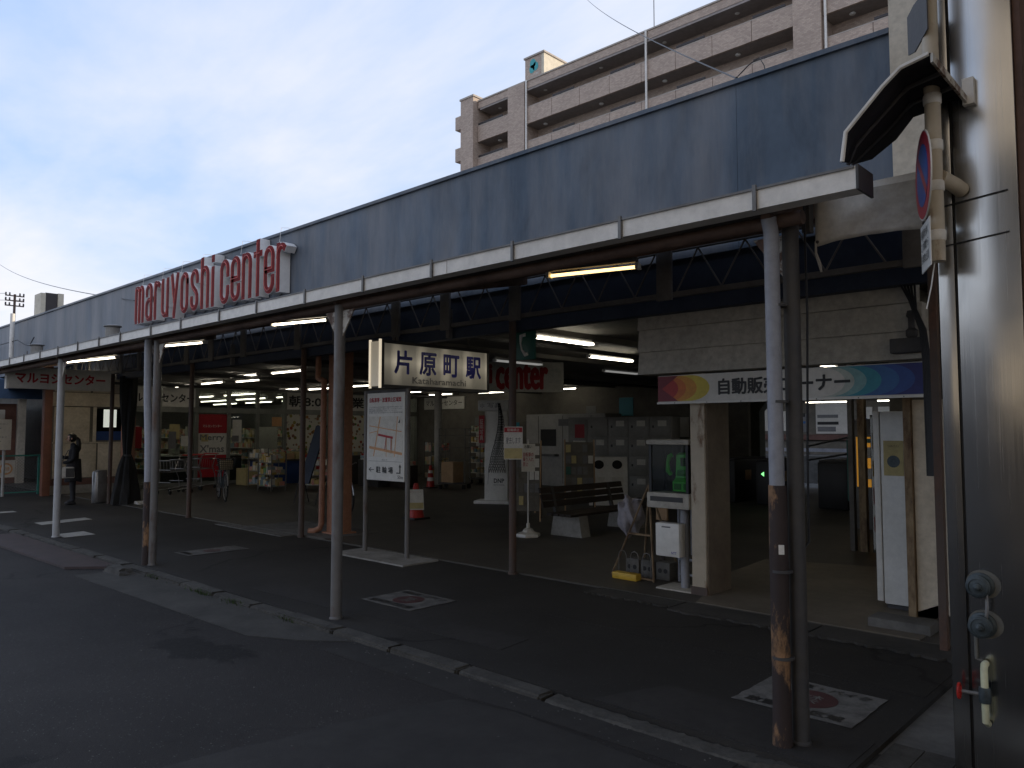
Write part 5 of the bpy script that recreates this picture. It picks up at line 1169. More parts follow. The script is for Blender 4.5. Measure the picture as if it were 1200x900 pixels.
rack(-10.6, 11.6, R(45), 'leaflet rack between the photo booth and the bench', 1.3, .5)
# recycling bin with two holes
oq = (-10.2, 14.0, ZF)
rbn = thing('recycling_bin', 'white recycling bin with two black round holes', 'bin', oq, R(38))
MB().prism([(-.42, -.25, 0), (-.42, .25, 0), (-.42, .25, 1.05), (-.42, -.05, 1.05), (-.42, -.25, .72)], (.84, 0, 0)).build('body', 'white_paint', rbn)
slope = Vector((0, .2, .33)).normalized(); sn = Vector((0, -.33, .2)).normalized()
for s in (-.2, .2):
    c_ = Vector((s, -.15, .885)) + sn * .003
    MB().prism([c_ + Vector((1, 0, 0)) * (.11 * math.cos(R(a))) + slope * (.11 * math.sin(R(a))) for a in range(0, 360, 15)], sn * .004).build('hole', 'black_plastic', rbn)
    MB().box(s - .12, s + .12, -.256, -.251, .3, .62).build('label', 'paper', rbn)
# lockers
oq = (-11.2, 15.9, ZF)
lk = thing('coin_lockers', 'bank of grey coin lockers against the hall wall', 'lockers', oq, R(12))
MB().box(-1.45, 1.35, 0, .6, 0, 1.98, .01).build('cabinet', 'locker_grey', lk)
for c_ in range(5):
    for r_ in range(4):
        x_ = -1.40 + c_ * .55; z_ = .06 + r_ * .475
        if c_ == 0: continue
        d_ = MB().box(x_, x_ + .52, -.018, -.001, z_, z_ + .455, .004).build('door', 'locker_grey', lk)
        MB().box(x_ + .06, x_ + .10, -.03, -.019, z_ + .22, z_ + .28).build('lock', 'black_plastic', d_)
        if random.random() < .6: MB().box(x_ + .2, x_ + .42, -.021, -.0185, z_ + .26, z_ + .4).build('paper', 'paper', d_)
MB().box(-1.40, -.90, -.012, -.001, .06, 1.92, .004).build('control_panel', 'locker_grey', lk)
MB().box(-1.25, -.98, -.018, -.013, 1.45, 1.8).build('red_label', 'red_print', lk)
MB().box(-1.3, -.95, -.018, -.013, 1.1, 1.38).build('label', 'paper', lk)
# back sign with red shop name
oq = (-14.9, 17.6, 3)
rs = thing('inner_sign', 'large white inner sign with dark red shop lettering', 'sign', (-9.9, 11.0, 2.46), R(47))
MB().box(-2.4, .70, 0, .06, .04, .62).build('panel', 'locker_grey', rs)
lettering('sign_lettering', 'maruyoshi', 'neon_red', rs, (-2.25, -.001, .10), XP, ZP, 1.55, .48, .003, 0, (0, 0, 0), .045)
lettering('sign_lettering', 'center', 'neon_red', rs, (-.60, -.001, .10), XP, ZP, .98, .48, .003, 0, (0, 0, 0), .045)
lettering('side_text', '1階 食品\n2階 衣料\n年中無休', 'grey_print', rs, (.44, -.001, .2), XP, ZP, .22, .3, .002, 0)
for s in (-2.0, .5): MB().cyl((s, .03, .60), (s, .03, .68), .01, 6).build('hanger', 'dark_steel', rs)
# second sign and white kiosk, shelves, cage trolleys on the back wall
oq = (-21.2, 18.95, 2.6)
s3 = thing('wall_sign', 'pale shop sign with dark katakana on the hall back wall', 'sign', oq)
MB(oq).box(-22.3, -20.1, 18.93, 18.99, 2.55, 3.0).build('panel', 'sign_white', s3)
lettering('sign_lettering', 'マルヨシセンター', 'black_print', s3, (-22.2, 18.928, 2.68), XP, ZP, 2.0, .2, .001, .01, oq)
oq = (-18.6, 18.6, ZF)
wr = thing('wall_rack', 'white wall rack with rows of small goods in the hall', 'rack', oq)
MB(oq).box(-19.4, -17.9, 18.85, 18.99, ZF, 1.75).build('back', 'white_paint', wr)
for z_ in (.3, .65, 1.0, 1.35, 1.7):
    MB(oq).box(-19.4, -17.9, 18.5, 18.85, z_, z_ + .025).build('shelf', 'white_paint', wr)
    q = MB(oq)
    for i in range(9): q.box(-19.35 + i * .16, -19.24 + i * .16, 18.55, 18.8, z_ + .027, z_ + random.uniform(.12, .24))
    stuff(q.build('goods', 'goods', wr))
oq = (-14.3, 17.2, ZF)
kk = thing('ticket_kiosk', 'pale grey kiosk cabinet with dark screen behind the leaflet racks', 'kiosk', oq)
MB(oq).box(-15.9, -12.9, 17.6, 18.4, ZF, 2.25, .02).build('cabinet', 'white_wall', kk)
MB(oq).box(-15.3, -14.7, 17.585, 17.598, 1.3, 1.8).build('screen', 'black_plastic', kk)
MB(oq).box(-13.9, -13.3, 17.585, 17.598, 1.1, 1.75).build('notice', 'paper', kk)
MB(oq).box(-14.6, -14.1, 17.585, 17.598, 1.9, 2.1).build('notice', 'grey_print', kk)
for q in (-15.4, -14.45, -13.4): MB(oq).box(q, q + .012, 17.59, 17.599, .2, 2.2).build('panel_seam', 'dark_steel', kk)
MB(oq).box(-15.35, -14.6, 17.4, 17.6, 1.0, 1.06).build('ledge', 'steel_grey', kk)
def trolley(x, y, rz_, lab):
    t_ = thing('cage_trolley', lab, 'trolley', (x, y, ZF), rz_)
    MB().box(-.4, .4, -.3, .3, .14, .18, .01).build('deck', 'dark_steel', t_)
    for sx_ in (-.38, .38):
        for sy_ in (-.28, .28):
            MB().lathe((sx_ * .9, sy_ * .9, 0), [(.05, 0), (.06, .05), (.05, .12)], 10).build('castor', 'rubber', t_)
            MB().cyl((sx_, sy_, .16), (sx_, sy_, 1.7), .014, 8).build('upright', 'steel_grey', t_)
    for z_ in (.45, .8, 1.15, 1.5, 1.69):
        for sx_ in (-.38, .38): MB().cyl((sx_, -.28, z_), (sx_, .28, z_), .008, 6).build('rail', 'steel_grey', t_)
        MB().cyl((-.38, .28, z_), (.38, .28, z_), .008, 6).build('rail', 'steel_grey', t_)
    return t_
trolley(-16.2, 14.9, R(30), 'tall wire cage trolley by the round white column')
trolley(-17.0, 16.9, R(10), 'tall wire cage trolley behind the round white column')
oq = (-16.25, 14.85, ZF + .18)
tag(MB(oq).box(-16.5, -16.0, 14.65, 15.05, ZF + .18, ZF + .75, .01).build('carton', 'wood_board'), 'brown carton standing in the wire cage trolley', 'carton')
oq = (-16.9, 14.6, ZF)
c2 = thing('traffic_cone', 'red and white striped cone at the foot of the round column', 'traffic cone', oq)
MB(oq).box(-17.05, -16.75, 14.45, 14.75, ZF, ZF + .03).build('base', 'black_plastic', c2)
MB(oq).lathe((-16.9, 14.6, ZF), [(.12, .03), (.04, .62), (.03, .64)], 16).build('cone', 'red_plastic', c2)
for a, b in ((.2, .3), (.42, .5)):
    MB(oq).lathe((-16.9, 14.6, ZF), [(.122 - .137 * (a - .03), a), (.122 - .137 * (b - .03), b)], 16).build('white_band', 'white_paint', c2)
for i, (x, y) in enumerate(((-18.6, 13.9), (-17.9, 14.3), (-20.2, 14.0))):
    tag(MB((x, y, ZF)).box(x - .5, x + .5, y - .25, y + .25, ZF, (.9, .75, 1.0)[i], .015).build('goods_bin', ('dark_steel', 'wood_dark', 'dark_steel')[i]), ('dark low goods bin beside the cage trolley', 'dark wooden goods bin near the round white column', 'tall dark goods bin in front of the vegetable film')[i], 'goods bin')
    stuff(tag(MB((x, y, .9)).box(x - .45, x + .45, y - .2, y + .2, (.9, .75, 1.0)[i], (.9, .75, 1.0)[i] + .12).build('goods', 'goods'), ('packed goods in the low bin beside the cage trolley', 'packed goods in the wooden bin near the round column', 'packed goods in the tall bin before the vegetable film')[i], 'goods'))
# ticket gates
for i, (gx, w_, lab) in enumerate(((-8.45, .36, 'dark ticket gate cabinet nearest the coin lockers'), (-7.60, .36, 'dark ticket gate cabinet in the middle of the row'), (-6.10, .62, 'wide dark ticket gate cabinet nearest the vending corner'))):
    oq = (gx, 17, ZF); t_ = thing('ticket_gate', lab, 'ticket gate', oq)
    b = MB(oq).box(gx - w_ / 2, gx + w_ / 2, 16.2, 17.9, ZF, 1.10, .04).build('cabinet', 'black_plastic', t_)
    MB(oq).box(gx - w_ / 2 + .02, gx + w_ / 2 - .02, 16.25, 17.85, 1.10, 1.14, .01).build('top', 'dark_steel', t_)
    if i < 2:
        MB(oq).prism([(gx - .05, 16.195, .80), (gx + .02, 16.195, .85), (gx + .02, 16.195, .75)], (0, .004, 0)).build('arrow_light', 'green_led', t_)
        MB(oq).box(gx + w_ / 2 + .001, gx + w_ / 2 + .005, 16.7, 17.0, .62, .85).build('side_label', 'wood_board', t_)
    else: MB(oq).box(gx - w_ / 2 - .006, gx - w_ / 2 - .001, 16.25, 16.4, .5, .85).build('side_label', 'yellow', t_)
oq = (-6.0, 18.4, ZF)
hr = thing('handrail', 'grey pipe handrail beyond the ticket gates', 'handrail', oq)
for pts in ([(-8.0, 19.6, 1.35), (-5.2, 19.6, 2.0)], [(-8.0, 19.6, 1.0), (-5.2, 19.6, 1.5)], [(-8.0, 19.6, ZF), (-8.0, 19.6, 1.4)], [(-6.5, 19.6, ZF), (-6.5, 19.6, 1.85)], [(-5.2, 19.6, ZF), (-5.2, 19.6, 2.0)], [(-5.2, 19.6, 2.0), (-4.2, 19.6, 2.0)], [(-5.2, 19.6, 1.5), (-4.2, 19.6, 1.5)]):
    MB(oq).cyl(*pts, .025, 8).build('pipe', 'steel_grey', hr)
# glass door posts, green panel, yellow poster machine
oq = (-3.8, 11, ZF)
dp_ = thing('door_frame', 'tall bronze door post pair at the waiting room edge', 'door frame', oq)
MB(oq).box(-3.88, -3.82, 10.9, 11.0, ZF, 3.12).build('post', 'truss_grey', dp_)
MB(oq).box(-3.75, -3.66, 10.9, 11.0, ZF, 3.12).build('post', 'wood_post', dp_)
oq = (-3.75, 13.5, ZF)
ym = thing('poster_machine', 'orange yellow ticket machine glimpsed beside the vending machine', 'machine', oq)
MB(oq).box(-4.66, -4.1, 13.4, 14.0, ZF, 1.95, .01).build('cabinet', 'steel_grey', ym)
MB(oq).box(-4.63, -4.13, 13.385, 13.398, .82, 1.65).build('front', emat('lit_orange', (1.0, 0.45, 0.04), .16), ym)
for z_ in (.95, 1.3): MB(oq).box(-4.5, -4.3, 13.375, 13.384, z_, z_ + .18).build('panel', 'paper', ym)
MB(oq).box(-4.6, -4.2, 13.375, 13.384, 1.55, 1.62).build('title', 'green_board', ym)
tp = thing('teal_stand', 'narrow dark teal panel on a stand next to the orange ticket machine', 'panel', (-4.65, 14.25, ZF))
MB((-4.65, 14.25, ZF)).box(-5.08, -4.88, 14.2, 14.3, .5, 1.6).build('panel', 'green_board', tp)
MB((-4.65, 14.25, ZF)).cyl((-4.98, 14.25, ZF), (-4.98, 14.25, .52), .02, 8).build('stand', 'steel_grey', tp)
# opposite platform
structure(MB().box(-40, 12, 22.0, 26.0, -.8, -.7).build('track_bed', 'concrete_dark'))
structure(MB().box(-40, 12, 26.0, 30.0, -.7, .9).build('far_platform', 'concrete_dark'))
for y_ in (23.2, 24.3): structure(MB().box(-40, 12, y_ - .035, y_ + .035, -.7, -.54).build('rail', 'steel_grey'))
oq = (-10, 28.6, .9)
fw = thing('platform_wall', 'pale far platform wall with posters beyond the gates', 'wall', oq)
MB(oq).box(-40, 16, 28.6, 28.8, .9, 10.0).build('wall', 'beige_wall', fw)  # upper part unseen, raised to keep the sun off the gates
MB(oq).box(-30, 4, 28.5, 28.598, 1.42, 1.62).build('band', 'platform_brown', fw)
MB(oq).box(-30, 4, 27.0, 27.06, 1.02, 1.14).build('rail_board', 'pvc_grey', fw)
for x_ in range(-29, 4, 3): MB(oq).box(x_ - .04, x_ + .04, 27.06, 27.12, .88, 1.14).build('rail_post', 'steel_grey', fw)
MB(oq).box(-40, 8, 26.6, 28.6, 3.5, 3.7).build('added_platform_roof', 'dark_steel', fw)  # unseen roof added against the sun, cut back to let daylight in
MB(oq).box(-30, 4, 28.0, 28.6, 3.0, 3.5).build('eaves', 'beige_wall', fw)
for x_, w_, z0, z1, m_ in ((-16.4, .8, 1.7, 2.5, 'paper'), (-15.2, .9, 1.75, 2.5, 'paper'), (-14.1, 1.0, 1.75, 2.6, 'sign_white'), (-12.9, .5, 1.75, 2.5, 'paper'), (-12.2, .6, 1.7, 2.4, 'grey_print'), (-11.3, 1.2, 1.65, 2.9, 'sign_white'), (-9.8, .5, 1.7, 2.6, 'paper'), (-9.1, .8, 1.7, 2.6, 'paper')):
    p_ = MB(oq).box(x_, x_ + w_, 28.56, 28.598, z0, z1).build('poster', m_, fw)
    for q in range(3): MB(oq).box(x_ + .06, x_ + w_ * random.uniform(.4, .9), 28.55, 28.559, z0 + .08 + q * .25, z0 + .16 + q * .25 + random.uniform(0, .1)).build('poster_print', random.choice(('rc2', 'red_print', 'grey_print', 'black_print', 'grey_print')), p_)
oq = (-12.6, 21.0, ZF)
tag(MB((-9.85, 20.5, ZF)).prism([(-10.05, 20.4, ZF), (-9.65, 20.4, ZF), (-9.65, 20.4, 2.3), (-9.3, 20.4, 2.75), (-9.3, 20.4, 3.12), (-10.05, 20.4, 3.12)], (0, .35, 0)).build('platform_column', pm('olive', (0.16, 0.17, 0.13), (0.12, 0.13, 0.1), .6)), 'olive platform column with bracket beyond the ticket gates', 'column')
for i, x_ in enumerate((-3.4, -12.6)):
    pass

for x in (-15.5, -12.5, -9.5):  # lamps added to brighten the far platform wall
    lamp(x, 27.2, 3.25, 0, 'added tube lamp brightening the far platform wall posters', 'added far platform lamps', 'tube_white', 1.2, stem=.26)
# ---------------------------------------------------------------- far end of the walkway: wall, column, net, fence
ol = (-22.3, 7.2, ZW)
lw = thing('end_wall', 'cream panelled end wall with small window behind the standing person', 'wall', ol)
LX = -22.3
MB(ol).box(LX - .14, LX - .02, 6.2, 8.25, ZW, 3.3).build('core', 'beige_wall', lw)
for (y0, y1, z0, z1) in ((6.42, 7.28, 1.46, 2.38), (6.42, 7.28, 2.78, 3.2), (7.34, 8.2, 2.78, 3.2), (6.42, 6.92, .52, 1.42), (6.96, 7.46, .52, 1.42), (7.50, 8.2, .52, 1.42)):
    MB(ol).box(LX - .02, LX, y0, y1, z0, z1, .006).build('panel', 'cream_wall', lw)
MB(ol).box(LX - .02, LX + .05, 6.35, 8.25, 2.40, 2.76, .01).build('band', 'cream_wall', lw)
MB(ol).box(LX - .02, LX + .03, 6.4, 8.25, 1.425, 1.455).build('sill_rail', 'cream_wall', lw)
MB(ol).box(LX - .02, LX + .02, 6.35, 8.25, .34, .50).build('skirting', 'platform_brown', lw)
MB(ol).box(LX - .02, LX + .035, 6.35, 8.25, ZW, .33).build('plinth', 'concrete', lw)
win = MB(ol).box(LX - .015, LX - .008, 7.40, 8.2, 1.50, 2.36).build('window', 'glass_dark', lw)
MB(ol).box(LX - .012, LX + .012, 7.36, 7.44, 1.46, 2.39).build('window_frame', 'cream_wall', win)
MB(ol).box(LX - .012, LX + .012, 7.80, 7.85, 1.46, 2.39).build('window_frame', 'dark_steel', win)
MB(ol).box(LX - .006, LX - .002, 7.45, 8.2, 1.50, 1.74).build('blue_film', 'blue_cloth', win)
MB(ol).box(LX - .006, LX - .002, 7.62, 7.95, 1.85, 2.33).build('bright_notice', emat('lit_window', (0.95, 1.0, 0.9), .35), win)
MB(ol).box(LX - .01, LX + .10, 8.22, 8.34, ZW, 3.2).build('corner_post', 'wood_post', lw)
tag(MB((-22.1, 6.15, ZW)).box(-22.22, -22.02, 6.12, 6.30, ZW, 3.4, .006).build('brown_column', pm('red_brown', (0.24, 0.10, 0.065), (0.17, 0.075, 0.05), .6)), 'orange brown column at the near edge of the cream end wall', 'column')
oq = (-18.45, 6.9, ZW)
tag(MB(oq).box(-18.72, -18.50, 6.78, 7.02, ZW, 3.05, .006).build('orange_pillar', 'orange_paint'), 'orange pillar partly hidden behind the bundled black net', 'pillar')
oq = (-18.25, 6.75, ZW)
nb_ = thing('bundled_net', 'long black net gathered and tied beside the orange pillar', 'net', oq)
def drape(u, v):
    a = 6.283 * u; z_ = 2.98 - v * 2.86
    t_ = (2.98 - z_)
    r = .16 if z_ > 2.4 else (.16 + (.07 - .16) * (2.4 - z_) / 1.2 if z_ > 1.2 else .07 + .20 * ((1.2 - z_) / 1.1) ** .6)
    k_ = 1 + .16 * math.sin(5 * a + 3 * v) + .08 * math.sin(11 * a + 9 * v)
    return (-18.22 + r * .8 * k_ * math.cos(a), 6.74 + r * 1.05 * k_ * math.sin(a), z_)
MB(oq).grid(drape, 40, 36).build('net', 'net_black', nb_)
MB(oq).lathe((-18.22, 6.74, 1.18), [(.085, 0), (.09, .02), (.085, .04)], 14).build('tie', 'dark_steel', nb_)
oq = (-19.15, 6.45, ZW)
bn2 = thing('litter_bin', 'slim pale steel litter bin by the cream end wall', 'bin', oq)
MB(oq).lathe((-19.15, 6.45, ZW), [(.105, 0), (.11, .02), (.11, .68), (.095, .72), (.02, .73)], 18).build('drum', 'bike_metal', bn2)
MB(oq).box(-19.27, -19.03, 6.43, 6.62, ZW + .02, ZW + .75, .01).build('back_panel', 'steel_grey', bn2)
# open book-like white lump and rubbish by the net
oq = (-17.9, 6.95, ZW)
tag(MB(oq).prism([(-18.05, 6.85, ZW), (-17.8, 6.85, ZW), (-17.82, 6.85, ZW + .05), (-17.9, 6.85, ZW + .09), (-18.0, 6.85, ZW + .08)], (.02, .32, 0)).build('sand_bag', 'sign_white'), 'small white weight on the ground at the foot of the net', 'weight')
# fence with notice board
oq = (-23, 5.4, ZW)
fe = thing('mesh_fence', 'green framed mesh fence at the far end of the walkway', 'fence', oq)
MB(oq).box(-23.03, -22.97, 6.28, 6.36, ZW, 1.13).build('end_frame', 'green_fence', fe)
MB(oq).box(-23.02, -22.98, 4.0, 6.28, 1.09, 1.13).build('top_rail', 'green_fence', fe)
MB(oq).box(-23.02, -22.98, 4.0, 6.28, ZW + .05, ZW + .08).build('bottom_rail', 'green_fence', fe)
ms_ = MB(oq)
for i in range(46):
    for s in (-1, 1):
        y0 = 3.4 + i * .075; y1 = y0 + s * .95
        a, b = max(4.0, min(6.28, y0)), max(4.0, min(6.28, y1))
        if abs(a - b) > .05:
            za = ZW + .08 + .93 * abs(a - y0) / .95; zb = ZW + .08 + .93 * abs(b - y0) / .95
            ms_.cyl((-23.0, a, za), (-23.0, b, zb), .004, 4)
stuff(ms_.build('mesh', 'steel_grey', fe))
MB(oq).box(-22.975, -22.96, 5.35, 5.75, .56, 1.0).build('notice_plate', 'sign_white', fe)
MB(oq).lathe((-22.959, 5.55, .78), [(.15, 0), (.15, .003)], 24, 'X').build('round_mark', 'orange_print', fe)
MB(oq).lathe((-22.955, 5.55, .78), [(.11, 0), (.11, .002)], 24, 'X').build('round_field', 'paper', fe)
lettering('notice_mark', '禁煙', 'orange_print', fe, (-22.951, 5.47, .73), YP, ZP, .16, .1, .001, .006, oq)
oq = (-22.6, 5, ZW)
nbd = thing('notice_board', 'white notice board with rows of text above the green fence', 'notice board', oq)
MB(oq).box(-22.62, -22.58, 3.9, 5.55, 1.27, 2.04, .006).build('board', 'sign_white', nbd)
for y_ in (4.9, 5.42): MB(oq).cyl((-22.66, y_, ZW), (-22.66, y_, 2.0), .035, 10).build('post', 'post_light', nbd)
for i in range(6):
    lettering('text_row', ['この先通り抜けできません 駐車駐輪はご遠慮ください', '構内での物品販売 演説 集会などを禁止します', '歩行者の通行を優先してください 高松琴平電気鉄道', 'ご協力をお願いいたします 片原町駅 駅長室まで', '自転車は駐輪場へ 放置自転車は撤去します', 'お忘れ物のお問い合わせは窓口へどうぞ'][i], 'grey_print', nbd, (-22.579, 3.98, 1.90 - i * .11), YP, ZP, 1.48 - .12 * (i % 3), .045, .001, .004, oq)
# things beyond the fence
oq = (-27, 6, 0)
sh = thing('far_shed', 'low shed with dark blue roof and reddish brick wall beyond the fence', 'shed', oq)
MB(oq).box(-34, -28, 2.0, 7.0, 0, 2.6).build('wall', 'brick_red', sh)
MB(oq).prism([(-27.6, 1.6, 2.75), (-27.6, 7.6, 2.75), (-27.8, 7.6, 3.35), (-27.8, 1.6, 3.35)], (-6.5, 0, .9)).build('roof', 'blue_roof', sh)
for y_ in (4.6, 6.2, 7.1): MB(oq).box(-27.95, -27.75, y_ - .1, y_ + .1, 0, 2.75).build('post', 'cream_wall', sh)
MB(oq).cyl((-27.7, 4.6, 2.2), (-27.7, 6.2, 2.75), .06, 8).build('brace', 'cream_wall', sh)
MB(oq).box(-27.98, -27.8, 2.0, 6.0, 1.0, 1.75).build('panel', 'platform_brown', sh)
MB(oq).box(-27.9, -27.6, 5.4, 6.6, 1.9, 2.4, .02).build('cabinet', 'cream_wall', sh)
# ---------------------------------------------------------------- notices and clutter deep in the hall
random.seed(11)
for i in range(16):
    x_ = -19.6 + i * .62; z_ = random.uniform(1.2, 2.2); w_ = random.uniform(.25, .5); h_ = random.uniform(.25, .6)
    MB(SO).box(x_, x_ + w_, 18.985, 18.998, z_, z_ + h_).build('wall_notice', random.choice(('paper', 'paper', 'paper_yellow', 'grey_print', 'red_print', 'rc3')), stn)
for i in range(10):
    y_ = 8.6 + i * .98
    if 4 <= i <= 8: continue
    MB(of).box(FX + .015, FX + .022, y_, y_ + .22, random.uniform(1.2, 1.5), random.uniform(1.6, 2.0)).build('window_notice', random.choice(('paper', 'paper_yellow', 'red_print', 'grey_print')), sf)
for i, (x, y, h_) in enumerate(((-19.2, 10.9, 1.0), (-20.2, 11.2, 1.15), (-18.7, 12.0, .85), (-19.6, 15.2, 1.1), (-18.9, 16.6, 1.3))):
    lab = ('low display rack of bagged goods before the red poster', 'taller display rack of goods close to the blue table', 'small display rack of goods in front of the blue table', 'display rack of goods before the vegetable film', 'tall display rack of goods near the hall back corner')[i]
    t_ = thing('display_rack', lab, 'rack', (x, y, ZF), R(20 * i))
    for sx_ in (-.35, .35):
        for sy_ in (-.22, .22): MB().cyl((sx_, sy_, 0), (sx_, sy_, h_), .014, 6).build('upright', 'steel_grey', t_)
    for k_ in range(3):
        z_ = .12 + k_ * h_ * .32
        MB().box(-.36, .36, -.23, .23, z_, z_ + .02).build('shelf', 'steel_grey', t_)
        q = MB()
        for n_ in range(6):
            for m_ in range(2): q.box(-.34 + n_ * .115, -.24 + n_ * .115, -.2 + m_ * .21, -.02 + m_ * .21, z_ + .02, z_ + random.uniform(.1, .24) * h_)
        stuff(q.build('goods', 'goods', t_))
for i in range(4):
    MB(SO).cyl((-21 + 4.6 * i, 6.85, 2.98), (-21 + 4.6 * i, 18.9, 2.98), .035, 8).build('ceiling_pipe', 'dark_steel', stn)
# ---------------------------------------------------------------- bicycles, trolleys before the shop
def bicycle(x, y, rz_, lab, basket=True):
    t_ = thing('bicycle', lab, 'bicycle', (x, y, ZF), rz_, None)
    def ringpts(cx, cz, r, n=28): return [(cx + r * math.cos(6.2832 * i / n), 0, cz + r * math.sin(6.2832 * i / n)) for i in range(n + 1)]
    for cx in (-.52, .52):
        wh = MB().tube(ringpts(cx, .33, .31), .018, 6, False).build('wheel', 'rubber', t_)
        MB().tube(ringpts(cx, .33, .288), .010, 5, False).build('rim', 'bike_metal', wh)
        sp = MB()
        for i in range(14): sp.cyl((cx, 0, .33), (cx + .285 * math.cos(i * .4488), 0, .33 + .285 * math.sin(i * .4488)), .0022, 3)
        sp.cyl((cx, -.04, .33), (cx, .04, .33), .018, 8); sp.build('spokes', 'bike_metal', wh)
        MB().tube([(cx + .345 * math.cos(a), 0, .33 + .345 * math.sin(a)) for a in (2.9, 2.5, 2.0, 1.57, 1.0, .6, .2)], .016, 5).build('mudguard', 'bike_metal', t_)
    fr_ = MB()
    for a, b, r in (((-.52, 0, .33), (-.12, 0, .30), .014), ((-.12, 0, .30), (-.24, 0, .78), .016), ((-.12, 0, .30), (.36, 0, .70), .018), ((-.52, 0, .33), (-.2, 0, .62), .010), ((.34, 0, .80), (.38, 0, .62), .020)): fr_.cyl(a, b, r, 8)
    for s in (-.04, .04): fr_.tube([(.38, s * .4, .62), (.42, s, .56), (.52, s, .33)], .011, 6)
    fr_.build('frame', 'cast_grey', t_)
    MB().tube([(.18, -.27, .98), (.28, -.20, 1.0), (.33, -.05, .93), (.34, 0, .86), (.33, .05, .93), (.28, .20, 1.0), (.18, .27, .98)], .011, 8).build('handlebar', 'bike_metal', t_)
    for s in (-1, 1): MB().cyl((.12, s * .285, .975), (.22, s * .255, .985), .016, 8).build('grip', 'rubber', t_)
    MB().grid(lambda u, v: (-.36 + .26 * u, (.09 - .07 * u) * math.cos(3.1416 * v), .80 + .03 * math.sin(3.1416 * v) + .01 * u), 8, 8).build('saddle', 'black_plastic', t_, .03)
    MB().box(-.72, -.34, -.06, .06, .665, .675).build('carrier', 'bike_metal', t_)
    MB().cyl((-.12, -.07, .30), (-.12, .07, .30), .02, 8).build('crank', 'bike_metal', t_)
    for s in (-1, 1): MB().box(-.17, -.07, s * .08 - .035, s * .08 + .035, .19 + .11 * (s + 1), .21 + .11 * (s + 1)).build('pedal', 'black_plastic', t_)
    MB().cyl((-.15, .03, .28), (-.33, .16, .02), .009, 6).build('stand', 'bike_metal', t_)
    if basket:
        bk = MB()
        z0, z1 = .74, 1.0
        for k_ in range(7):
            f = k_ / 6; z_ = z0 + (z1 - z0) * f; w = .14 + .05 * f; d0, d1 = .44 - .01 * f, .66 + .06 * f
            bk.tube([(d0, -w, z_), (d1, -w, z_), (d1, w, z_), (d0, w, z_), (d0, -w, z_)], .005, 4, False)
        for i in range(9):
            f = -1 + 2 * i / 8
            bk.cyl((.66, .14 * f, z0), (.72, .19 * f, z1), .004, 4); bk.cyl((.44, .14 * f, z0), (.43, .19 * f, z1), .004, 4)
        for s in (-1, 1):
            for i in range(6): bk.cyl((.44 + .22 * i / 5, s * .14, z0), (.43 + .29 * i / 5, s * .19, z1), .004, 4)
        bo = bk.build('basket', 'black_plastic', t_)
        MB().box(.45, .65, -.135, .135, .745, .96, .02).build('basket_lining', 'basket', bo)
    return t_
cam_ang = math.atan2(-8.5, 17.3)
bicycle(-17.45, 8.62, cam_ang + R(8), 'parked bicycle with tan front basket facing the street')
bicycle(-13.15, 9.0, R(-18), 'parked dark bicycle half hidden behind the orange column', False)
oq = (-13.9, 9.0, ZF)
el = thing('sign_easel', 'dark easel board leaning beside the brown rear post', 'easel', (-15.2, 9.6, ZF), R(25))
for s in (-.28, .28):
    MB().cyl((s, -.25, 0), (s, .05, .75), .012, 6).build('leg', 'black_plastic', el); MB().cyl((s, .35, 0), (s, .05, .75), .012, 6).build('leg', 'black_plastic', el)
MB().prism([(-.20, -.20, .45), (.06, -.20, .45), (.30, .1, 1.75), (.04, .1, 1.75)], (0, .05, 0)).build('board', 'navy', el)
def cart(x, y, rz_, lab):
    t_ = thing('shopping_trolley', lab, 'trolley', (x, y, ZF), rz_, None)
    for s in (-.22, .22):
        MB().tube([(.40, s, .10), (-.34, s, .14), (-.30, s, .40), (-.18, s, .62), (-.34, s, .95), (-.42, s, .98)], .012, 8).build('side_frame', 'bike_metal', t_)
        for x_ in (-.32, .38): MB().lathe((x_, s, 0), [(.03, 0), (.045, .045), (.03, .09)], 10).build('castor', 'rubber', t_)
        MB().tube([(-.28, s, .55), (.35, s, .62), (.40, s, .86), (-.32, s, .86)], .008, 6).build('basket_rim', 'bike_metal', t_)
    for z_ in (.30, .62, .86): MB().cyl((.38, -.22, z_), (.38, .22, z_), .010, 6).build('cross_bar', 'bike_metal', t_)
    MB().cyl((-.42, -.24, .98), (-.42, .24, .98), .016, 8).build('handle', 'red_plastic', t_)
    bt_ = MB()
    for i in range(7):
        x_ = -.28 + i * .1; bt_.tube([(x_, -.21, .85), (x_, -.18, .56), (x_, .18, .56), (x_, .21, .85)], .004, 4, False)
    stuff(bt_.build('basket_wires', 'bike_metal', t_))
    return t_
cart(-20.3, 8.75, R(-70), 'white shopping trolley parked in front of the red poster')
cart(-20.9, 9.3, R(-64), 'white shopping trolley nested deeper by the shop entrance doors')
cart(-21.4, 9.95, R(-60), 'white shopping trolley at the back of the row, closest to the red poster')
oq = (-20.6, 8.25, ZF)
st2 = thing('pole_sign', 'small red and white sign on a pole beside the shopping trolleys', 'sign', oq)
MB(oq).cyl((-20.6, 8.25, ZF), (-20.6, 8.25, 1.3), .02, 8).build('pole', 'white_paint', st2)
MB(oq).lathe((-20.6, 8.25, ZF), [(.16, 0), (.15, .04), (.03, .06)], 16).build('foot', 'dark_steel', st2)
MB(oq).box(-20.585, -20.57, 8.12, 8.38, .92, 1.42).build('plate', 'paper', st2)
MB(oq).box(-20.569, -20.566, 8.12, 8.38, 1.26, 1.42).build('red_band', 'red_print', st2)
MB(oq).tube([(-20.565, 8.2, 1.2), (-20.565, 8.2, 1.0), (-20.565, 8.3, 1.0), (-20.565, 8.3, 1.2)], .012, 5).build('trolley_mark', 'black_print', st2)

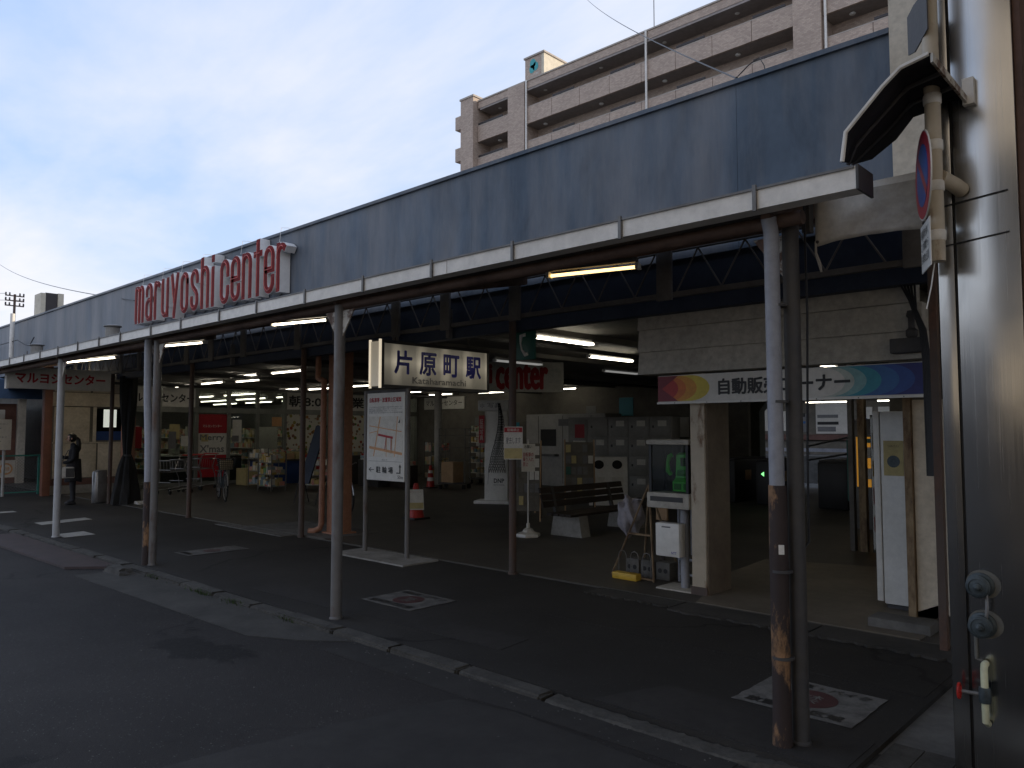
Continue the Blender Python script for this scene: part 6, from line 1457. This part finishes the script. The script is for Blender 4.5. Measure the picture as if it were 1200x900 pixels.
# ---------------------------------------------------------------- the standing person
def skin_figure(name, verts, edges_, radii, mat, parent, sub=2):
    me = bpy.data.meshes.new(name); me.from_pydata(verts, edges_, []); me.update()
    o = bpy.data.objects.new(name, me); COL.objects.link(o)
    md = o.modifiers.new('skin', 'SKIN'); md.use_smooth_shade = True
    for v, r in zip(me.skin_vertices[0].data, radii): v.radius = r if isinstance(r, tuple) else (r, r); v.use_root = False
    me.skin_vertices[0].data[0].use_root = True
    o.modifiers.new('sub', 'SUBSURF').levels = sub
    dg = bpy.context.evaluated_depsgraph_get(); dg.update()
    m2 = bpy.data.meshes.new_from_object(o.evaluated_get(dg)); bpy.data.objects.remove(o)
    m2.name = name; m2.materials.clear(); m2.materials.append(MATS[mat] if isinstance(mat, str) else mat)
    for p in m2.polygons: p.use_smooth = True
    r_ = bpy.data.objects.new(name, m2); COL.objects.link(r_); r_.parent = parent
    return r_
# local frame: x forward (the way the figure faces), y to the figure's left
pe = thing('person', 'person in long black coat with tied dark hair looking down at a phone', 'person', (-19.13, 5.94, ZW), math.atan2(-.97, -.25))
V = [(0, 0, .86), (0.0, 0, 1.02), (.01, 0, 1.17), (.005, 0, 1.27), (.02, 0, 1.33), (.05, 0, 1.385),      # 0-5 pelvis..neck
     (0, .085, .80), (.01, .085, .46), (-.01, .085, .09), (.11, .10, .035),                                # 6-9 left leg
     (0, -.085, .80), (.015, -.085, .46), (0, -.085, .09), (.12, -.10, .035),                              # 10-13 right leg
     (0, .155, 1.245), (.01, .20, 1.02), (.17, .16, .94), (.23, .14, .95),                                  # 14-17 left arm
     (0, -.155, 1.245), (.0, -.205, 1.03), (.20, -.12, 1.05), (.27, -.08, 1.10)]                            # 18-21 right arm
Ed = [(0, 1), (1, 2), (2, 3), (3, 4), (4, 5), (0, 6), (6, 7), (7, 8), (8, 9), (0, 10), (10, 11), (11, 12), (12, 13), (3, 14), (14, 15), (15, 16), (16, 17), (3, 18), (18, 19), (19, 20), (20, 21)]
Rd = [(.13, .15), (.11, .13), (.12, .15), (.10, .12), .06, .048, .09, .062, .045, .038, .09, .062, .045, .038, .062, .052, .04, .03, .062, .052, .04, .03]
body = skin_figure('body', V, Ed, Rd, 'black_cloth', pe)
# coat skirt
def coat(u, v):
    a = 6.2832 * u; z_ = 1.02 - .50 * v; rx = .135 + .035 * v; ry = .165 + .035 * v
    k_ = 1 + .04 * math.sin(6 * a) * v
    return (rx * k_ * math.cos(a), ry * k_ * math.sin(a), z_ - .02 * math.sin(3 * a) * v)
MB().grid(coat, 28, 8).build('coat_skirt', 'black_cloth', pe, .012)
hv = [(.055, 0, 1.40), (.075, 0, 1.45), (.085, 0, 1.51), (.075, 0, 1.555)]
head = skin_figure('head', hv, [(0, 1), (1, 2), (2, 3)], [(.052, .05), (.078, .064), (.088, .072), (.06, .055)], 'skin', pe)
MB().tube([(.150, 0, 1.485), (.178, 0, 1.455), (.158, 0, 1.44)], [.010, .014, .008], 6).build('nose', 'skin', head)
MB().tube([(.138, -.022, 1.415), (.146, 0, 1.417), (.138, .022, 1.415)], [.004, .007, .004], 6).build('mouth', pm('lips', (.32, .12, .10), None, .5, bump=0), head)
for s in (-1, 1):
    MB().lathe((.146, s * .030, 1.487), [(.001, -.008), (.010, -.004), (.010, .004), (.001, .008)], 8).build('eye', 'black_print', head)
    MB().tube([(.150, s * .012, 1.508), (.150, s * .032, 1.512), (.138, s * .05, 1.506)], .005, 5).build('brow', 'hair', head)
    MB().lathe((.06, s * .076, 1.455), [(.004, 0), (.016, .015), (.018, .035), (.006, .055)], 8).build('ear', 'skin', head)
hc = MB()
bmesh.ops.create_icosphere(hc.bm, subdivisions=3, radius=1.0)
dl = []
for v in hc.bm.verts:
    p = v.co; k_ = 1 + .03 * math.sin(14 * p.y + 5 * p.z)
    if p.x > .62 and p.z < .45: dl.append(v)
    v.co = Vector((.055 + p.x * .102 * k_, p.y * .086 * k_, 1.497 + p.z * .098 * k_))
bmesh.ops.delete(hc.bm, geom=dl, context='VERTS')
for f in hc.bm.faces: f.smooth = True
ho = hc.build('hair', 'hair', pe, .008)
MB().tube([(-.035, 0, 1.50), (-.075, .0, 1.45), (-.085, .01, 1.36), (-.095, .015, 1.24), (-.08, .015, 1.16)], [.03, .045, .05, .04, .015], 10).build('hair_tail', 'hair', ho)
def hand(px_, py_, pz_, fx, fy, fz, side, nm):
    p = Vector((px_, py_, pz_)); f = Vector((fx, fy, fz)).normalized(); up = Vector((0, 0, 1)); l = f.cross(up).normalized() * side; n_ = l.cross(f) * side
    vs = [tuple(p - f * .03), tuple(p), tuple(p + f * .045)]; es = [(0, 1), (1, 2)]; rs = [(.022, .022), (.030, .016), (.034, .014)]
    for i, ln in enumerate((.055, .065, .06, .045)):
        b0 = p + f * .05 + l * (.026 - .0175 * i); k_ = len(vs)
        vs += [tuple(b0), tuple(b0 + f * ln * .5 + Vector((0, 0, .006))), tuple(b0 + f * ln * .8 + Vector((0, 0, .02)) - f * .005)]
        es += [(2, k_), (k_, k_ + 1), (k_ + 1, k_ + 2)]; rs += [.0085, .008, .0065]
    k_ = len(vs); b0 = p + l * .028
    vs += [tuple(b0), tuple(b0 + l * .022 + f * .022 + Vector((0, 0, .012))), tuple(b0 + l * .018 + f * .045 + Vector((0, 0, .022)))]
    es += [(1, k_), (k_, k_ + 1), (k_ + 1, k_ + 2)]; rs += [.0095, .009, .007]
    return skin_figure(nm, vs, es, rs, 'skin', pe, 1)
hand(.265, -.075, 1.10, .7, .35, .3, -1, 'hand'); hand(.235, .14, .95, .6, -.3, -.3, 1, 'hand')
for s in (-1, 1): MB().grid(lambda u, v: (.04 + .085 * math.cos(6.2832 * u) * math.sin(3.1416 * v) * 1.35, s * .09 + .042 * math.sin(6.2832 * u) * math.sin(3.1416 * v), .035 + .036 * math.cos(3.1416 * v)), 14, 8).build('shoe', 'black_plastic', pe)
def wl(p): return tuple(pe.matrix_basis @ Vector(p))
ph2 = thing('mobile_phone', 'small lit phone held up in the hand of the person', 'phone', wl((.33, -.04, 1.115)), pe.rotation_euler.z)
MB().prism([(-.004, -.032, -.02), (-.004, .032, -.02), (.05, .032, .11), (.05, -.032, .11)], (.008, 0, -.004)).build('case', 'white_paint', ph2)
bg2 = thing('shoulder_bag', 'grey shoulder bag hanging at the hip of the person in black', 'bag', wl((.16, .16, .60)), pe.rotation_euler.z)
bb = MB().box(-.16, .16, -.055, .055, .0, .25, .02)
for v in bb.bm.verts: v.co.x *= 1.12 - .5 * v.co.z
bb.build('pouch', 'bag_grey', bg2)
MB().box(-.165, .0, .056, .062, .02, .22).build('side_flap', 'dark_steel', bg2)
MB().tube([(-.11, 0, .24), (-.13, -.02, .42), (-.10, -.06, .60), (-.04, -.09, .62), (.05, -.04, .42), (.10, 0, .24)], .009, 6).build('strap', 'dark_steel', bg2)

# ---------------------------------------------------------------- apartment block behind
AY = 48.0
oq = (-34, AY, 0)
ap = thing('apartment_block', 'tall brown tiled apartment block with open access corridors', 'building', oq)
TOPZ = 31.95; ST = 3.02
XR = 3.0
MB(oq).box(-49.4, XR, AY + 1.7, AY + 12, 0, TOPZ - .6).build('core', 'mosaic_tile', ap)
MB(oq).box(-49.2, XR, AY - .03, AY + 12, 31.2, TOPZ - .12).build('roof_band', 'mosaic_tile', ap)
MB(oq).box(-49.25, XR + .1, AY - .10, AY + 12.05, TOPZ - .12, TOPZ).build('roof_coping', 'apt_trim', ap)
piers = [(-51.0, -49.35, AY - .55, 32.25), (-45.4, -43.45, AY - .12, TOPZ - .125), (-19.75, -17.95, AY - .30, 31.195)]
for a, b, yy, zt in piers: MB(oq).box(a, b, yy, AY + 1.75, 0, zt).build('pier', 'mosaic_tile', ap)
MB(oq).box(-51.1, -49.25, AY - .62, AY + 2, 32.25, 32.42).build('pier_cap', 'apt_trim', ap)
bays = [(-49.33, -45.42), (-43.42, -19.77), (-17.93, XR)]
for lv in range(0, 10):
    zt = 29.62 - lv * ST                  # top of the corridor front
    for bi, (a, b) in enumerate(bays):
        if lv > 4: continue
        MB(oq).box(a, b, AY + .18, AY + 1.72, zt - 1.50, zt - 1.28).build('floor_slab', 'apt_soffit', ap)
        n = max(1, round((b - a) / 2.9)); wd = (b - a) / n
        for i in range(n):
            x0 = a + i * wd
            MB(oq).box(x0 + .02, x0 + wd - .02, AY, AY + .18, zt - 1.50, zt - .06).build('front_panel', 'mosaic_tile', ap)
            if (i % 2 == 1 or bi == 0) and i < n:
                MB(oq).box(x0 + wd * .02, x0 + wd * .80, AY + .04, AY + .10, zt + .08, zt + .24).build('rail', 'apt_dark', ap)  # dark strip painting the shaded opening above the corridor front
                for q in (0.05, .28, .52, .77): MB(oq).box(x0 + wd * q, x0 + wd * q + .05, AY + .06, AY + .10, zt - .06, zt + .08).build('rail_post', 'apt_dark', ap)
        MB(oq).box(a, b, AY - .01, AY + .19, zt - .06, zt).build('front_cap', 'apt_trim', ap)
        for i in range(n):
            if lv < 3 and i % 2 == 0:
                x0 = a + i * wd + wd * .5
                MB(oq).lathe((x0, AY + .95, zt + 1.50 - .10), [(.02, -.06), (.15, -.03), (.20, .04), (.15, .10)], 12).build('corridor_lamp', 'white_paint', ap)
            x0 = a + i * wd + wd * .55
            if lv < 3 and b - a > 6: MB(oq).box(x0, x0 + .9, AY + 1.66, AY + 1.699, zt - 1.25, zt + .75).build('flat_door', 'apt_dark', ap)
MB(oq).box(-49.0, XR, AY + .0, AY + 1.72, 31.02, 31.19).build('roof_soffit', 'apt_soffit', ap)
for x_ in (-43.2, -31.06, -17.72): MB(oq).cyl((x_, AY - .14, 10), (x_, AY - .14, 31.9 if x_ < -20 else 31.0), .085, 10).build('drainpipe', 'gutter_white', ap)
for lv in range(4):                       # end balconies
    zt = 31.0 - lv * ST
    bz_ = MB(oq).prism([(-52.1, AY - .2, zt - 1.15), (-51.02, AY - .2, zt - 1.15), (-51.02, AY + 2.5, zt - 1.15), (-52.1, AY + 2.5, zt - 1.15)], (0, 0, 1.25)).build('end_balcony', 'mosaic_tile', ap)
# lift tower with emblem
ob_ = (-41.5, AY, TOPZ)
tw_ = MB(oq).box(-43.75, -41.9, AY + .35, AY + 3.6, TOPZ - .05, 34.05).build('tower', 'mosaic_tile', ap)
MB(oq).box(-41.898, -41.6, AY + .36, AY + 3.6, TOPZ - .05, 34.04).build('tower_side', 'apt_cream', tw_)
MB(oq).box(-43.85, -41.5, AY + .25, AY + 3.7, 34.05, 34.2).build('tower_cap', 'apt_trim', tw_)
em = MB(oq)
for cx, cz, r in ((-42.85, 33.45, .34), (-42.55, 33.12, .32), (-42.95, 32.98, .30)):
    em.prism([(cx + r * math.cos(R(a)), AY + .33, cz + r * 1.2 * math.sin(R(a))) for a in range(0, 360, 20)], (0, .02 - .004 * (cx + 43), 0))
em.build('emblem', 'teal', tw_)
lettering('emblem_text', 'サーパス片原町', 'paper', tw_, (-43.55, AY + .345, 32.35), XP, ZP, 1.45, .22, .002, .01, oq)
for x_, z_ in ((-32.3, 36.5), (-36.5, 33.2)):
    MB(oq).cyl((x_, AY + 3, TOPZ), (x_, AY + 3, z_), .04, 6).build('mast', 'steel_grey', ap)
for q in (-.5, -.2, .1): MB(oq).cyl((-36.5 + q, AY + 2.6, 33.1), (-36.5 + q, AY + 3.4, 33.1), .02, 5).build('aerial_rod', 'steel_grey', ap)
MB(oq).cyl((-37.0, AY + 3, 33.1), (-36.1, AY + 3, 33.1), .02, 5).build('aerial_rod', 'steel_grey', ap)

# ---------------------------------------------------------------- far left skyline
oq = (-61, 17, 0)
tk = thing('rooftop_block', 'distant pale building with dark louvred box on its roof', 'building', oq)
MB(oq).box(-68, -60, 15.6, 24, 0, 9.6).build('block', 'cream_wall', tk)
MB(oq).box(-61.5, -60.05, 16.2, 16.5, 9.6, 11.35).build('side_wall', 'apt_cream', tk)
MB(oq).box(-61.2, -60.1, 16.5, 17.25, 9.6, 11.4).build('louvre_box', 'apt_dark', tk)
MB(oq).box(-61.2, -60.0, 17.26, 17.62, 9.6, 11.42).build('side_wall', 'apt_cream', tk)
oq = (-80, 19.5, 0)
up = thing('utility_pole', 'distant utility pole with cross arms behind the parapet', 'utility pole', oq)
MB(oq).cyl((-80, 19.5, 0), (-80, 19.5, 14.1), .15, 10, .10).build('pole', 'post_brown', up)
for z_ in (13.95, 13.5, 13.05):
    MB(oq).box(-80.05, -79.95, 18.75, 20.25, z_ - .05, z_ + .05).build('cross_arm', 'post_brown', up)
    for y_ in (18.8, 19.1, 19.9, 20.2): MB(oq).lathe((-80, y_, z_ + .05), [(.05, 0), (.09, .06), (.05, .12), (.08, .2), (.03, .24)], 8).build('insulator', 'dark_steel', up)
def wire(p, q, sag, r, lab, n=18):
    pts = [tuple(a + (b - a) * i / n - (sag * 4 * (i / n) * (1 - i / n) if k_ == 2 else 0) for k_, (a, b) in enumerate(zip(p, q))) for i in range(n + 1)]
    tag(MB(p).tube(pts, r, 5).build('overhead_wire', 'black_plastic'), lab, 'wire')
for i, y_ in enumerate((18.8, 20.2)):
    wire((-80, y_, 14.1 - .45 * i), (-110, -60 + y_, 14.0), 1.0, .018, ('overhead wire running from the street side of the distant utility pole', 'overhead wire running from the far side of the distant utility pole')[i])
wire((-17.15, 6.4, 4.55), (-60, 13.7, 12.9), .3, .012, 'thin wire dropping from the sky to the first red letter')
wire((-3.31, 6.66, 5.10), (-17.7, 23.2, 18.55), .15, .008, 'thin wire dropping across the apartment block to the parapet edge')
ins = thing('wire_anchor', 'small wire anchor with insulator and loop on the parapet coping', 'anchor', (-3.31, 6.7, 5.06))
MB((-3.31, 6.7, 5.06)).cyl((-3.31, 6.70, 5.05), (-3.31, 6.66, 5.12), .014, 6).build('stem', 'dark_steel', ins)
MB((-3.31, 6.7, 5.06)).tube([(-3.31, 6.66, 5.11), (-3.20, 6.68, 5.20), (-3.10, 6.70, 5.25), (-3.06, 6.72, 5.16), (-3.05, 6.72, 5.06)], .006, 5).build('loop', 'black_plastic', ins)
tag(MB((-24, 5.3, 4)).tube([(-32, 6.4, 4.35), (-28, 6.4, 4.4), (-25.8, 6.4, 4.4), (-25.0, 6.4, 4.2), (-24.6, 6.4, 4.15), (-24.2, 6.4, 4.35)], .015, 5).build('wall_cable', 'black_plastic'), 'drooping cable along the far end of the parapet wall', 'cable')
tag(MB((-17.2, 6.05, 4.2)).tube([(-17.12, 6.42, 4.55), (-17.45, 6.55, 4.5), (-17.4, 6.58, 4.32), (-17.1, 6.5, 4.28)], .008, 5).build('sign_cable', 'black_plastic'), 'looped supply cable beside the first red letter', 'cable')
# ---------------------------------------------------------------- unseen block behind the viewpoint, added to shade the right side
oq = (-15, -12, 0)
ob2 = thing('added_shade_block', 'added unseen plain grey block across the road, shading the scene', 'building', oq)
MB(oq).box(-2.6, 22, -16, -7.0, 0, 14.0).build('wall', 'street_grey', ob2)
for i in range(9):
    w_ = MB(oq).box(-2 + i * 2.4, -.6 + i * 2.4, -6.998, -6.96, 4.2, 6.0).build('window', 'glass_dark', ob2)
